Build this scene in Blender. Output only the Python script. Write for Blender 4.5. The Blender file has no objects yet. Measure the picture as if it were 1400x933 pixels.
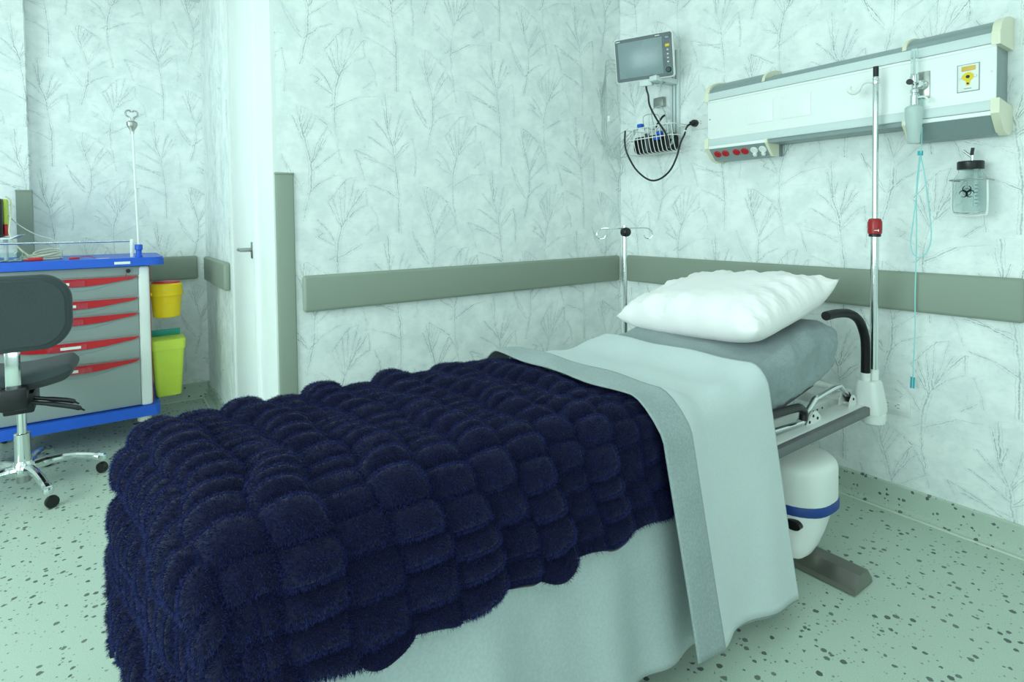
import bpy, bmesh, math, random
import numpy as np
from mathutils import Vector, Matrix
random.seed(7); RNG = np.random.default_rng(11)
PI = math.pi
scene = bpy.context.scene
C = scene.collection

# ------------------------------------------------------------------ camera
def cam_axes(y, p, r):
    f = Vector((math.sin(y)*math.cos(p), math.cos(y)*math.cos(p), math.sin(p)))
    rt = Vector((math.cos(y), -math.sin(y), 0)); up = rt.cross(f)
    c, s = math.cos(r), math.sin(r)
    return c*rt + s*up, -s*rt + c*up, f
rt, up, fw = cam_axes(math.radians(35.67), math.radians(-1.62), math.radians(-0.653))
cd = bpy.data.cameras.new('camera'); cam = bpy.data.objects.new('camera', cd); C.objects.link(cam)
cd.sensor_width = 36; cd.lens = 773.3/1400*36; cd.shift_y = (322-466.5)/1400; cd.clip_start = .02
m = Matrix.Identity(4)
for i in range(3): m[i][0], m[i][1], m[i][2] = rt[i], up[i], -fw[i]
m.translation = (-2.638, -2.493, 1.22)
cam.matrix_world = m
scene.camera = cam

# ------------------------------------------------------------------ light
TINT = (.75, 1.0, .975)
w = bpy.data.worlds.new('world'); scene.world = w; w.use_nodes = True
w.node_tree.nodes['Background'].inputs[0].default_value = (.80, .97, 1, 1)
w.node_tree.nodes['Background'].inputs[1].default_value = .35
scene.view_settings.view_transform = 'Standard'
scene.view_settings.look = 'None'
scene.view_settings.gamma = 1
scene.view_settings.use_curve_mapping = False
scene.view_settings.exposure = -0.78
PANEL = 6.3            # ceiling panel emission
def area(name, loc, rot, sx, sy, power, col):
    l = bpy.data.lights.new(name, 'AREA'); l.shape = 'RECTANGLE'; l.size = sx; l.size_y = sy
    l.energy = power; l.color = col
    o = bpy.data.objects.new(name, l); C.objects.link(o); o.location = loc; o.rotation_euler = rot
    return o
area('window_daylight', (-5.10, -1.2, 1.55), (0, -PI/2, 0), 1.7, 2.6, 155, (.75, 1.0, .985))   # in the window of the left wall, facing +x
area('rear_fill_light', (-3.4, -4.32, 1.55), (PI/2, 0, 0), 2.2, 1.5, 56, (.75, 1.0, .985))            # added frontal fill, set in an unseen rear wall opening, facing +y

# ------------------------------------------------------------------ materials
def lin(c):
    return tuple(((v/255)/12.92 if v/255 <= .04045 else ((v/255+.055)/1.055)**2.4) for v in c) + (1,)
class NT:
    def __init__(s, name):
        s.m = bpy.data.materials.new(name); s.m.use_nodes = True
        s.t = s.m.node_tree; s.n = s.t.nodes; s.b = s.n['Principled BSDF']
    def node(s, typ, **kw):
        n = s.n.new(typ)
        for k, v in kw.items(): setattr(n, k, v)
        return n
    def put(s, sock, v):
        if isinstance(v, bpy.types.NodeSocket): s.t.links.new(v, sock)
        else: sock.default_value = v
    def math(s, op, a, b=0.0, c=None, clamp=False):
        n = s.node('ShaderNodeMath', operation=op, use_clamp=clamp)
        s.put(n.inputs[0], a); s.put(n.inputs[1], b)
        if c is not None: s.put(n.inputs[2], c)
        return n.outputs[0]
    def vec(s, op, a, b=None, c=None):
        n = s.node('ShaderNodeVectorMath', operation=op)
        s.put(n.inputs[0], a)
        if b is not None: s.put(n.inputs[1], b)
        if c is not None: s.put(n.inputs[2], c)
        return n.outputs['Value'] if op in ('DOT_PRODUCT', 'LENGTH', 'DISTANCE') else n.outputs['Vector']
    def noise(s, scale, vec=None, detail=2, rough=.5):
        n = s.node('ShaderNodeTexNoise'); n.inputs['Scale'].default_value = scale
        n.inputs['Detail'].default_value = detail; n.inputs['Roughness'].default_value = rough
        if vec is not None: s.put(n.inputs['Vector'], vec)
        return n
    def mix(s, f, a, b):
        n = s.node('ShaderNodeMix', data_type='RGBA')
        s.put(n.inputs[0], f); s.put(n.inputs[6], a); s.put(n.inputs[7], b)
        return n.outputs[2]
    def ss(s, v, lo, hi, t0=0., t1=1.):
        n = s.node('ShaderNodeMapRange', interpolation_type='SMOOTHSTEP')
        s.put(n.inputs[0], v)
        for i, q in enumerate((lo, hi, t0, t1)): n.inputs[i+1].default_value = q
        return n.outputs[0]
    def obj(s): return s.node('ShaderNodeTexCoord').outputs['Object']
    def pos(s): return s.node('ShaderNodeNewGeometry').outputs['Position']
    def uv(s): return s.node('ShaderNodeTexCoord').outputs['UV']
    def bump(s, h, strength=.3, dist=.002):
        n = s.node('ShaderNodeBump'); n.inputs['Strength'].default_value = strength
        n.inputs['Distance'].default_value = dist; s.put(n.inputs['Height'], h)
        s.t.links.new(n.outputs[0], s.b.inputs['Normal'])

def simple(name, col, rough=.5, metal=0., var=.06, scale=30., bump=0., spec=None):
    t = NT(name); nz = t.noise(scale, t.obj(), 3)
    c = lin(col); d = tuple(max(0, v*(1-var)) for v in c[:3]) + (1,)
    e = tuple(min(1, v*(1+var)) for v in c[:3]) + (1,)
    t.put(t.b.inputs['Base Color'], t.mix(nz.outputs['Fac'], d, e))
    t.put(t.b.inputs['Roughness'], t.ss(nz.outputs['Fac'], .2, .8, max(0, rough-.05), min(1, rough+.05)))
    t.b.inputs['Metallic'].default_value = metal
    if spec is not None: t.b.inputs['Specular IOR Level'].default_value = spec
    if bump: t.bump(nz.outputs['Fac'], bump, .001)
    return t.m
def fabric(name, col, weave=900., var=.05, rough=.9, heather=0.):
    t = NT(name); p = t.obj(); nz = t.noise(weave, p, 2); big = t.noise(6, p, 3); mid = t.noise(160, p, 3)
    c = lin(col); d = tuple(v*(1-var-heather) for v in c[:3])+(1,); e = tuple(min(1, v*(1+var)) for v in c[:3])+(1,)
    f = t.math('ADD', t.math('MULTIPLY', mid.outputs['Fac'], .6), t.math('MULTIPLY', big.outputs['Fac'], .4))
    t.put(t.b.inputs['Base Color'], t.mix(t.ss(f, .3, .7), d, e))
    t.b.inputs['Roughness'].default_value = rough
    t.b.inputs['Specular IOR Level'].default_value = .2
    t.b.inputs['Sheen Weight'].default_value = .15
    t.bump(nz.outputs['Fac'], .25, .0008)
    return t.m
def glassy(name, col, rough=.03, alpha=1., ior=1.45, trans=1.):
    t = NT(name); nz = t.noise(20, t.obj(), 2)
    t.b.inputs['Base Color'].default_value = lin(col)
    t.put(t.b.inputs['Roughness'], t.ss(nz.outputs['Fac'], 0, 1, rough, rough+.03))
    t.b.inputs['Transmission Weight'].default_value = trans; t.b.inputs['IOR'].default_value = ior
    t.b.inputs['Alpha'].default_value = alpha
    return t.m
def emitter(name, col, strength):
    t = NT(name); nz = t.noise(4, t.obj(), 1)
    t.b.inputs['Base Color'].default_value = (.9, .9, .9, 1)
    t.put(t.b.inputs['Emission Color'], t.mix(nz.outputs['Fac'], col+(1,), tuple(v*.97 for v in col)+(1,)))
    t.b.inputs['Emission Strength'].default_value = strength
    return t.m

# wallpaper: branch motifs (millimetres from each motif's foot), repeated every WT x HT with a half drop
K1 = [[(0,0),(5,85),(24,157),(67,241),(141,338)],[(24,157),(-36,271)],[(24,160),(-17,296)],[(27,167),(16,332)],[(36,186),(43,364)],[(45,201),(91,383)],[(-34,269),(13,331),(52,373),(95,384)],[(67,241),(105,330)],[(40,182),(83,227),(143,260)],[(141,338),(143,260)],[(-5,85),(-38,149),(-85,193)],[(-5,76),(-60,134),(-96,154),(-81,119)],[(-2,38),(-21,18),(-41,13)],[(5,19),(115,80),(201,91)],[(163,257),(191,200),(199,137)],[(130,117),(185,163)],[(2,0),(3,-76),(19,-142)]]
K2 = [[(-38,244),(-46,173),(-27,102),(0,0),(-3,-104),(-39,-250)],[(-83,247),(-36,243),(20,209),(75,169)],[(-42,163),(-58,242)],[(-41,148),(-26,234)],[(-39,133),(-9,222)],[(-34,117),(7,213)],[(-29,102),(26,199)],[(0,5),(25,84),(73,166)],[(0,0),(52,107),(64,150)],[(0,0),(72,119),(94,139)],[(-31,92),(-77,202)],[(75,156),(112,100),(133,5)],[(4,-33),(84,35),(126,66)],[(-31,-138),(-87,-65),(-124,36)],[(-37,-115),(-106,-4)],[(-24,-138),(36,-82),(104,-49)]]
K3 = [[(-38,290),(-33,183),(-28,115),(-3,44),(3,-19),(14,-108),(21,-197),(19,-367)],[(-56,258),(-31,120)],[(-28,120),(-9,197)],[(-3,44),(-46,103),(-104,163)],[(1,0),(-65,46),(-128,82)],[(7,-79),(-101,-21),(-191,16)],[(8,-54),(-78,-38),(-152,-16)],[(1,55),(20,142),(46,215)],[(2,58),(33,198)],[(3,50),(45,135),(67,180)],[(3,45),(76,149)],[(3,-10),(49,46),(100,87)],[(3,-19),(55,26),(80,60)],[(100,87),(112,-7),(107,-94)],[(-191,16),(-167,-38),(-143,-123)],[(21,-207),(-33,-172),(-126,-140)]]
WT, HT = .593, .668
def wallpaper():
    t = NT('wallpaper'); uv = t.uv()
    wob = t.noise(26, uv, 2, .7)
    off = t.vec('MULTIPLY_ADD', wob.outputs['Color'], (.016, .016, 0), (-.008, -.008, 0))
    p = t.vec('ADD', uv, off)
    acc = None; US = .35
    for K, (ox, oz), lo in ((K1, (0, 0), -.155), (K2, (-.103, -.231), -.26), (K3, (.279, .493), -.375)):
        sx = t.node('ShaderNodeSeparateXYZ'); t.put(sx.inputs[0], p)
        xx = t.math('MULTIPLY_ADD', sx.outputs[0], 1/WT, -ox/WT)
        c = t.math('FLOOR', t.math('ADD', xx, .5))
        u = t.math('MULTIPLY', t.math('SUBTRACT', xx, c), WT/US)
        y2 = t.math('MULTIPLY_ADD', t.math('ABSOLUTE', t.math('MODULO', c, 2.0)), HT/2, t.math('ADD', sx.outputs[1], -oz))
        fl = t.math('FLOOR', t.math('MULTIPLY_ADD', y2, 1/HT, -lo/HT))
        v = t.math('MULTIPLY_ADD', fl, -HT, y2)                       # lo .. lo+HT
        vn = t.math('MULTIPLY_ADD', v, 2/HT, -2*lo/HT-1)              # -1 .. 1
        def three(x):
            cx = t.node('ShaderNodeCombineXYZ')
            for i in range(3): t.put(cx.inputs[i], x)
            return cx.outputs[0]
        U3, V3 = three(u), three(vn)
        lines = []
        for k, poly in enumerate(K):                                   # each branch is read as u = f(v)
            run = sorted([(a[1]/1000, a[0]/1000) for a in poly])
            L = sum(math.dist(a, b) for a, b in zip(poly[:-1], poly[1:]))/1000
            cosq = max(.25, (run[-1][0]-run[0][0])/L)
            lines.append((run, cosq*(.62 if k == 0 else 1.)))
        for g in range(0, len(lines), 3):
            vc = t.node('ShaderNodeVectorCurve'); mp = vc.mapping; mp.use_clip = False; wts = []
            for i in range(3):
                cu = mp.curves[i]
                if g+i >= len(lines): run, wt = [(0., .999*US), (.01, .999*US)], 1.
                else: run, wt = lines[g+i]
                wts.append(wt*US)
                pts = [(-1., 1.)]; pv = lambda q: (q-lo)*2/HT-1
                pts.append((pv(run[0][0]-.0035), 1.))
                pts += [(pv(a), b/US) for a, b in run]
                pts += [(pv(run[-1][0]+.0035), 1.), (1., 1.)]
                pts = [q for j, q in enumerate(pts) if j in (0, len(pts)-1) or -1 < q[0] < 1]
                cu.points[0].location = pts[0]; cu.points[1].location = pts[-1]
                for q in pts[1:-1]: cu.points.new(*q)
                for q in cu.points: q.handle_type = 'VECTOR'
            mp.update(); t.put(vc.inputs['Vector'], V3)
            d3 = t.vec('MULTIPLY', t.vec('ABSOLUTE', t.vec('SUBTRACT', vc.outputs[0], U3)), tuple(wts))
            acc = d3 if acc is None else t.vec('MINIMUM', acc, d3)
    sp = t.node('ShaderNodeSeparateXYZ'); t.put(sp.inputs[0], acc)
    d = t.math('MINIMUM', t.math('MINIMUM', sp.outputs[0], sp.outputs[1]), sp.outputs[2])
    brk = t.noise(75, uv, 3, .8)         # the dry, broken ink of the drawing
    dens = t.noise(7, uv, 1)
    line = t.ss(d, .0004, .0023, 1., 0.)
    halo = t.ss(d, .001, .009, .18, 0.)
    twin = t.math('MULTIPLY', t.ss(t.math('ABSOLUTE', t.math('SUBTRACT', d, .0062)), .0002, .0014, .75, 0.), t.ss(brk.outputs['Fac'], .60, .46))   # a second, broken pen stroke beside the first
    line = t.math('MAXIMUM', line, twin)
    ink = t.math('MULTIPLY', line, t.ss(brk.outputs['Fac'], .36, .53, .15, 1.))
    ink = t.math('MAXIMUM', ink, t.math('MULTIPLY', halo, t.ss(brk.outputs['Fac'], .45, .6)))
    ink = t.math('MULTIPLY', ink, t.ss(dens.outputs['Fac'], .3, .65, .35, 1.))
    cloud = t.noise(8.0, uv, 4, .70); fleck = t.noise(38, uv, 3, .75)
    base = t.mix(t.ss(cloud.outputs['Fac'], .36, .64), lin((232, 237, 236)), lin((247, 250, 248)))
    base = t.mix(t.math('MULTIPLY', t.ss(fleck.outputs['Fac'], .56, .74), t.ss(cloud.outputs['Fac'], .62, .35, .06, .55)), base, lin((190, 200, 202)))
    col = t.mix(t.math('MULTIPLY', ink, .62), base, lin((94, 114, 122)))
    t.put(t.b.inputs['Base Color'], col)
    t.b.inputs['Roughness'].default_value = .62
    t.b.inputs['Specular IOR Level'].default_value = .3
    t.bump(fleck.outputs['Fac'], .12, .0006)
    return t.m
def vinyl():
    t = NT('speckled vinyl'); p = t.pos()
    n = t.noise(90, p, 2); q = t.vec('MULTIPLY_ADD', n.outputs['Color'], (.009, .009, .009), p)
    def chips(scale, thr, r0, r1):
        v = t.node('ShaderNodeTexVoronoi', feature='F1'); v.inputs['Scale'].default_value = scale; t.put(v.inputs['Vector'], q)
        s = t.node('ShaderNodeSeparateColor'); t.put(s.inputs[0], v.outputs['Color'])
        rad = t.ss(s.outputs[0], thr, 1.0, r0, r1)
        on = t.math('GREATER_THAN', s.outputs[0], thr)
        return t.math('MULTIPLY', t.math('LESS_THAN', v.outputs['Distance'], rad), on), s.outputs[1]
    a, ca = chips(42, .50, .10, .36)
    b, cb = chips(80, .66, .10, .30)
    grain = t.noise(420, p, 2); big = t.noise(1.6, p, 3)
    base = t.mix(t.ss(grain.outputs['Fac'], .35, .65), lin((176, 192, 178)), lin((196, 211, 197)))
    base = t.mix(t.ss(big.outputs['Fac'], .3, .7, 0., .25), base, lin((184, 198, 184)))
    col = t.mix(t.math('MULTIPLY', b, .75), base, lin((120, 128, 124)))
    col = t.mix(t.math('MULTIPLY', a, .9), col, t.mix(ca, lin((58, 70, 72)), lin((104, 114, 110))))
    t.put(t.b.inputs['Base Color'], col)
    t.b.inputs['Roughness'].default_value = .42
    t.b.inputs['Specular IOR Level'].default_value = .35
    t.bump(grain.outputs['Fac'], .05, .0005)
    return t.m
M = {}
M['paper'] = wallpaper(); M['vinyl'] = vinyl()
M['ceiling'] = simple('ceiling paint', (235, 236, 234), .8)
M['paint'] = simple('white door paint', (238, 240, 238), .4, var=.02, scale=8)
M['bumper'] = simple('taupe vinyl', (144, 154, 140), .55, var=.07, scale=420, bump=.15)
M['sealant'] = simple('pale sealant', (226, 232, 216), .5)
M['white_plastic'] = simple('white plastic', (236, 238, 234), .38, var=.02)
M['cream_plastic'] = simple('cream plastic', (236, 232, 208), .4, var=.02)
M['panel_white'] = simple('white laminate', (244, 246, 244), .35, var=.015, scale=6)
M['alu'] = simple('painted aluminium', (214, 222, 222), .4, var=.03, scale=50)
M['alu_grey'] = simple('grey aluminium', (142, 156, 156), .42, var=.04, scale=50)
M['chrome'] = simple('chrome', (222, 226, 226), .12, 1., var=.02)
M['steel'] = simple('brushed steel', (168, 170, 166), .32, 1., var=.08, scale=120)
M['dull_steel'] = simple('worn stainless steel', (150, 148, 142), .36, .9, var=.16, scale=14)
M['black'] = simple('black plastic', (20, 21, 23), .38, var=.1)
M['black_foam'] = simple('black foam', (11, 11, 13), .5, var=.1, scale=200, bump=.2, spec=.3)
M['darkgrey'] = simple('dark grey plastic', (70, 76, 80), .45)
M['rail_grey'] = simple('grey bumper strip', (104, 106, 108), .5)
M['red'] = simple('red plastic', (196, 22, 34), .38)
M['dark_red'] = simple('red knob plastic', (170, 22, 30), .32)
M['blue'] = simple('blue plastic', (28, 92, 206), .38)
M['band_blue'] = simple('navy band', (20, 62, 140), .45)
M['yellow'] = simple('yellow plastic', (250, 208, 10), .42)
M['lime'] = simple('lime plastic', (212, 230, 80), .42)
M['teal'] = simple('teal plastic', (44, 160, 150), .45)
M['trolley_grey'] = simple('grey drawer front', (150, 160, 158), .42, var=.03, scale=500)
M['label'] = simple('paper label', (235, 236, 228), .6)
M['label_red'] = simple('pink tinted label holder', (190, 60, 72), .25)
M['chair_fabric'] = fabric('charcoal chair fabric', (62, 70, 72), 700, .08)
M['pillowcase'] = fabric('white pillowcase', (250, 244, 243), 1200, .01)
M['sheet'] = fabric('pale sheet', (205, 214, 214), 1200, .03)
M['sheet_band'] = fabric('grey heather band', (158, 170, 170), 1100, .08, heather=.08)
M['cover'] = fabric('light grey cover', (176, 188, 188), 1000, .05, heather=.05)
M['fitted'] = fabric('grey fitted sheet', (146, 158, 160), 1000, .06, heather=.06)
M['navy'] = fabric('navy fur backing', (10, 12, 44), 300, .15)
M['screen'] = simple('monitor glass', (138, 154, 158), .28, var=.03, scale=3)
M['bezel'] = simple('monitor bezel', (62, 78, 84), .35)
M['glass'] = glassy('jar glass', (244, 250, 249), .02, ior=1.10)
M['clear'] = glassy('clear plastic', (236, 246, 246), .05, ior=1.2)
M['frost'] = glassy('frosted plastic', (232, 244, 242), .35, ior=1.25, trans=.55)
M['aqua'] = simple('aqua tube', (160, 222, 222), .3)
M['aqua_dark'] = simple('turquoise connector', (40, 176, 184), .4)
M['cable'] = simple('pale cable', (178, 188, 184), .45)
M['cream_cable'] = simple('cream cable', (212, 212, 186), .5)
M['ink'] = simple('black print', (22, 30, 34), .6)
M['yellow_print'] = simple('yellow print', (236, 206, 20), .45)
M['gold'] = simple('gold plate', (226, 184, 70), .4)
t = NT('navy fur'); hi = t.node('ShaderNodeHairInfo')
t.put(t.b.inputs['Base Color'], t.mix(t.ss(hi.outputs['Intercept'], .35, 1.0), t.mix(hi.outputs['Random'], lin((9, 11, 42)), lin((22, 28, 80))), t.mix(hi.outputs['Random'], lin((26, 32, 80)), lin((66, 76, 136)))))  # paler blue strand tips put the pile's highlights into its colour
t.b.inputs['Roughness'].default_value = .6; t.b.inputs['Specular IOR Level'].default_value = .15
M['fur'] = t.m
M['lamp'] = emitter('ceiling diffuser', TINT, PANEL)

# ------------------------------------------------------------------ mesh helpers
class MB:
    def __init__(s): s.v = []; s.f = []
    def add(s, vs, fs):
        o = len(s.v); s.v += [tuple(v) for v in vs]; s.f += [tuple(i+o for i in f) for f in fs]; return s
    def bm(s, bm):
        bm.verts.ensure_lookup_table(); bm.verts.index_update()
        s.add([tuple(v.co) for v in bm.verts], [[v.index for v in f.verts] for f in bm.faces]); bm.free(); return s
    def box(s, lo, hi, r=0., seg=2):
        bm = bmesh.new(); bmesh.ops.create_cube(bm, size=1)
        for v in bm.verts: v.co = Vector([lo[i] + (v.co[i]+.5)*(hi[i]-lo[i]) for i in range(3)])
        if r: bmesh.ops.bevel(bm, geom=bm.edges[:], offset=r, segments=seg, profile=.5, affect='EDGES')
        return s.bm(bm)
    def tube(s, path, r, n=10, smooth=0, cap=True, closed=False):
        P = [Vector(p) for p in path]
        if smooth: P = spline(P, smooth, closed)
        R = r if isinstance(r, (list, tuple)) else [r]*len(P)
        if len(R) != len(P): R = [R[min(int(i*len(R)/len(P)), len(R)-1)] for i in range(len(P))]
        N = len(P); o = len(s.v); prev = None
        for i, p in enumerate(P):
            a = P[(i-1) % N] if closed else P[max(i-1, 0)]; b = P[(i+1) % N] if closed else P[min(i+1, N-1)]
            d = (b-a).normalized()
            if prev is None: x = d.orthogonal().normalized()
            else:
                x = prev - d*prev.dot(d); x = x.normalized() if x.length > 1e-6 else d.orthogonal().normalized()
            prev = x; y = d.cross(x)
            for k in range(n):
                t = 2*PI*k/n; s.v.append(tuple(p + (x*math.cos(t) + y*math.sin(t))*R[i]))
        for i in range(N if closed else N-1):
            j = (i+1) % N
            for k in range(n):
                k2 = (k+1) % n; s.f.append((o+i*n+k, o+i*n+k2, o+j*n+k2, o+j*n+k))
        if cap and not closed:
            s.f.append(tuple(o+k for k in reversed(range(n)))); s.f.append(tuple(o+(N-1)*n+k for k in range(n)))
        return s
    def lathe(s, c, prof, n=24, axis='z', sx=1., sy=1.):
        o = len(s.v); c = Vector(c)
        for r, h in prof:
            for k in range(n):
                t = 2*PI*k/n; a, b = r*math.cos(t)*sx, r*math.sin(t)*sy
                s.v.append(tuple(c + Vector({'z': (a, b, h), 'x': (h, a, b), 'y': (a, h, b)}[axis])))
        for i in range(len(prof)-1):
            for k in range(n):
                k2 = (k+1) % n; s.f.append((o+i*n+k, o+i*n+k2, o+(i+1)*n+k2, o+(i+1)*n+k))
        s.f.append(tuple(o+k for k in reversed(range(n)))); s.f.append(tuple(o+(len(prof)-1)*n+k for k in range(n)))
        return s
    def prism(s, poly, axis, a, b):
        """polygon in the two other axes (in xyz order), extruded along axis from a to b"""
        n = len(poly); o = len(s.v)
        for h in (a, b):
            for p in poly:
                q = list(p); q.insert('xyz'.index(axis), h); s.v.append(tuple(q))
        s.f.append(tuple(o+i for i in reversed(range(n)))); s.f.append(tuple(o+n+i for i in range(n)))
        for i in range(n): j = (i+1) % n; s.f.append((o+i, o+j, o+n+j, o+n+i))
        return s
    def loft(s, rings):
        n = len(rings[0]); o = len(s.v)
        for r in rings: s.v += [tuple(p) for p in r]
        for i in range(len(rings)-1):
            for k in range(n): k2 = (k+1) % n; s.f.append((o+i*n+k, o+i*n+k2, o+(i+1)*n+k2, o+(i+1)*n+k))
        s.f.append(tuple(o+k for k in reversed(range(n)))); s.f.append(tuple(o+(len(rings)-1)*n+k for k in range(n)))
        return s
    def grid(s, G, flip=False):
        """G: array nu x nv x 3"""
        nu, nv = G.shape[:2]; o = len(s.v); s.v += [tuple(p) for p in G.reshape(-1, 3)]
        for i in range(nu-1):
            for j in range(nv-1):
                f = (o+i*nv+j, o+(i+1)*nv+j, o+(i+1)*nv+j+1, o+i*nv+j+1); s.f.append(f[::-1] if flip else f)
        return s
    def xf(s, mat):
        s.v = [tuple(mat @ Vector(v)) for v in s.v]; return s
def spline(P, k, closed=False):
    out = []; N = len(P)
    for i in range(N if closed else N-1):
        g = (lambda j: P[j % N]) if closed else (lambda j: P[min(max(j, 0), N-1)])
        a, b, c, d = g(i-1), g(i), g(i+1), g(i+2)
        for j in range(k):
            t = j/k; out.append(.5*((2*b) + (c-a)*t + (2*a-5*b+4*c-d)*t*t + (3*b-a-3*c+d)*t**3))
    if not closed: out.append(P[-1])
    return out
def rrect(x0, x1, y0, y1, r, z, n=5):
    out = []
    for cx, cy, a in ((x1-r, y1-r, 0), (x0+r, y1-r, PI/2), (x0+r, y0+r, PI), (x1-r, y0+r, 3*PI/2)):
        for k in range(n+1):
            t = a + PI/2*k/n; out.append((cx+r*math.cos(t), cy+r*math.sin(t), z))
    return out
def rpoly(x0, x1, y0, y1, r, n=4): return [p[:2] for p in rrect(x0, x1, y0, y1, r, 0, n)]
def wloc(o):
    v = Vector((0, 0, 0))
    while o is not None: v += o.location; o = o.parent
    return v
def obj(name, mb, mat, parent=None, sharp=35, smooth=True, uv=None, at=None, fix=True):
    me = bpy.data.meshes.new(name)
    if parent is None:
        if at is None:
            A = np.array(mb.v); at = (A[:, 0].min()/2+A[:, 0].max()/2, A[:, 1].min()/2+A[:, 1].max()/2, A[:, 2].min())
        base = Vector(at)
    else: base = wloc(parent)
    me.from_pydata([tuple(Vector(v)-base) for v in mb.v], [], mb.f)
    if fix:
        bm = bmesh.new(); bm.from_mesh(me); bmesh.ops.recalc_face_normals(bm, faces=bm.faces); bm.to_mesh(me); bm.free()
    if uv is not None:
        l = me.uv_layers.new(name='uv')
        for lp in me.loops: l.data[lp.index].uv = uv(Vector(mb.v[lp.vertex_index]))
    me.materials.append(M[mat] if isinstance(mat, str) else mat)
    if smooth:
        me.polygons.foreach_set('use_smooth', [True]*len(me.polygons))
        me.set_sharp_from_angle(angle=math.radians(sharp))
    o = bpy.data.objects.new(name, me); C.objects.link(o)
    if parent is None: o.location = base
    else: o.parent = parent
    return o
def tag(o, label, cat, group=None):
    o['label'] = label; o['category'] = cat
    if group: o['group'] = group
    return o
def struct(name, mb, mat, **k):
    o = obj(name, mb, mat, **k)
    if k.get('parent') is None: o['kind'] = 'structure'
    return o
def thing(name, loc, label, cat, group=None):
    o = bpy.data.objects.new(name, None); C.objects.link(o); o.location = loc; o.empty_display_size = .1
    return tag(o, label, cat, group)

# ------------------------------------------------------------------ the room
XL, YR, ZC = -5.2, -4.4, 2.75
XC, YD, YE, XE = -2.05, 2.0, 1.90, -3.0
struct('floor', MB().box((XL-.1, YR-.1, -.1), (.1, YD+.1, 0)), 'vinyl', smooth=False)
struct('ceiling', MB().box((XL-.1, YR-.1, ZC), (.1, YD+.1, ZC+.1)), 'ceiling', smooth=False)
def uvA(v): return ((v.x+1.214), (v.z-1.369))
def uvB(v): return ((-v.y-1.619), (v.z-.347))
def uvC(v): return ((-v.y+.31), (v.z-.9))
def uvD(v): return ((v.x+2.6), (v.z-1.12))
def uvE(v): return ((v.x+3.3), (v.z-1.0))
struct('wall_back', MB().box((XC, 0, 0), (.1, .1, ZC)), 'paper', smooth=False, uv=uvA)
struct('wall_right', MB().box((0, YR-.1, 0), (.1, 0, ZC)), 'paper', smooth=False, uv=uvB)
DY0, DY1, DZ = .40, .97, 2.62
mb = MB().box((XC-.02, DY1+.03, 0), (XC+.1, YD, ZC)).box((XC-.02, .1, DZ), (XC+.1, DY1+.03, ZC))
struct('wall_doorway', mb, 'paper', smooth=False, uv=uvC)
struct('wall_far', MB().box((XE, YD, 0), (XC+.1, YD+.1, ZC)), 'paper', smooth=False, uv=uvD)
struct('wall_far_left', MB().box((XL, YE, 0), (XE, YD+.1, ZC)), 'paper', smooth=False, uv=uvE)
rx0, rx1, rz0, rz1 = -4.45, -1.95, .75, 2.40
struct('wall_rear', MB().box((XL-.1, YR-.1, 0), (rx0, YR, ZC)).box((rx1, YR-.1, 0), (.1, YR, ZC)).box((rx0, YR-.1, 0), (rx1, YR, rz0)).box((rx0, YR-.1, rz1), (rx1, YR, ZC)), 'paper', smooth=False, uv=uvA)
wf = MB()
for a in (rx0, (rx0+rx1)/2-.02, rx1-.05): wf.box((a, YR-.06, rz0), (a+.05, YR-.02, rz1))
for a in (rz0, rz1-.05): wf.box((rx0, YR-.06, a), (rx1, YR-.02, a+.05))
struct('added_rear_window', wf, 'paint', smooth=False)  # frame of an unseen window, added to bring frontal light onto the back wall
wy0, wy1, wz0, wz1 = -2.55, .15, .65, 2.45
mb = MB().box((XL-.1, YR, 0), (XL, wy0, ZC)).box((XL-.1, wy1, 0), (XL, YE, ZC)).box((XL-.1, wy0, 0), (XL, wy1, wz0)).box((XL-.1, wy0, wz1), (XL, wy1, ZC))
struct('wall_left', mb, 'paper', smooth=False, uv=uvB)
wf = MB()
for a in (wy0, (wy0+wy1)/2-.02, wy1-.05): wf.box((XL-.06, a, wz0), (XL-.02, a+.05, wz1))
for a in (wz0, wz1-.05): wf.box((XL-.06, wy0, a), (XL-.02, wy1, a+.05))
win = struct('window_1', wf, 'paint', smooth=False)

# door in the side of the wall end, white casing, narrow leaf
mb = MB().box((XC-.012, .03, 0), (XC+.1, .36, DZ)).box((XC-.025, .36, 0), (XC+.1, .395, DZ)).box((XC-.022, DY1, 0), (XC+.1, DY1+.03, DZ)).box((XC-.022, .36, DZ-.03), (XC+.1, DY1+.03, DZ))
mb.box((XC-.018, .0, 0), (XC+.0, .03, ZC)).box((XC-.012, .03, DZ), (XC+.1, .1, ZC))
struct('trim_1', mb, 'paint', smooth=False)
door = struct('door_1', MB().box((XC-.012, DY0, .01), (XC+.04, DY1-.005, DZ-.035), .003), 'paint')
h = obj('door_handle', MB().box((XC-.020, .435, 1.045), (XC-.012, .475, 1.125), .003).tube([(XC-.018, .455, 1.088), (XC-.07, .455, 1.088)], .010, 10).tube([(XC-.066, .45, 1.088), (XC-.066, .515, 1.088)], .009, 10), 'steel', door)

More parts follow.
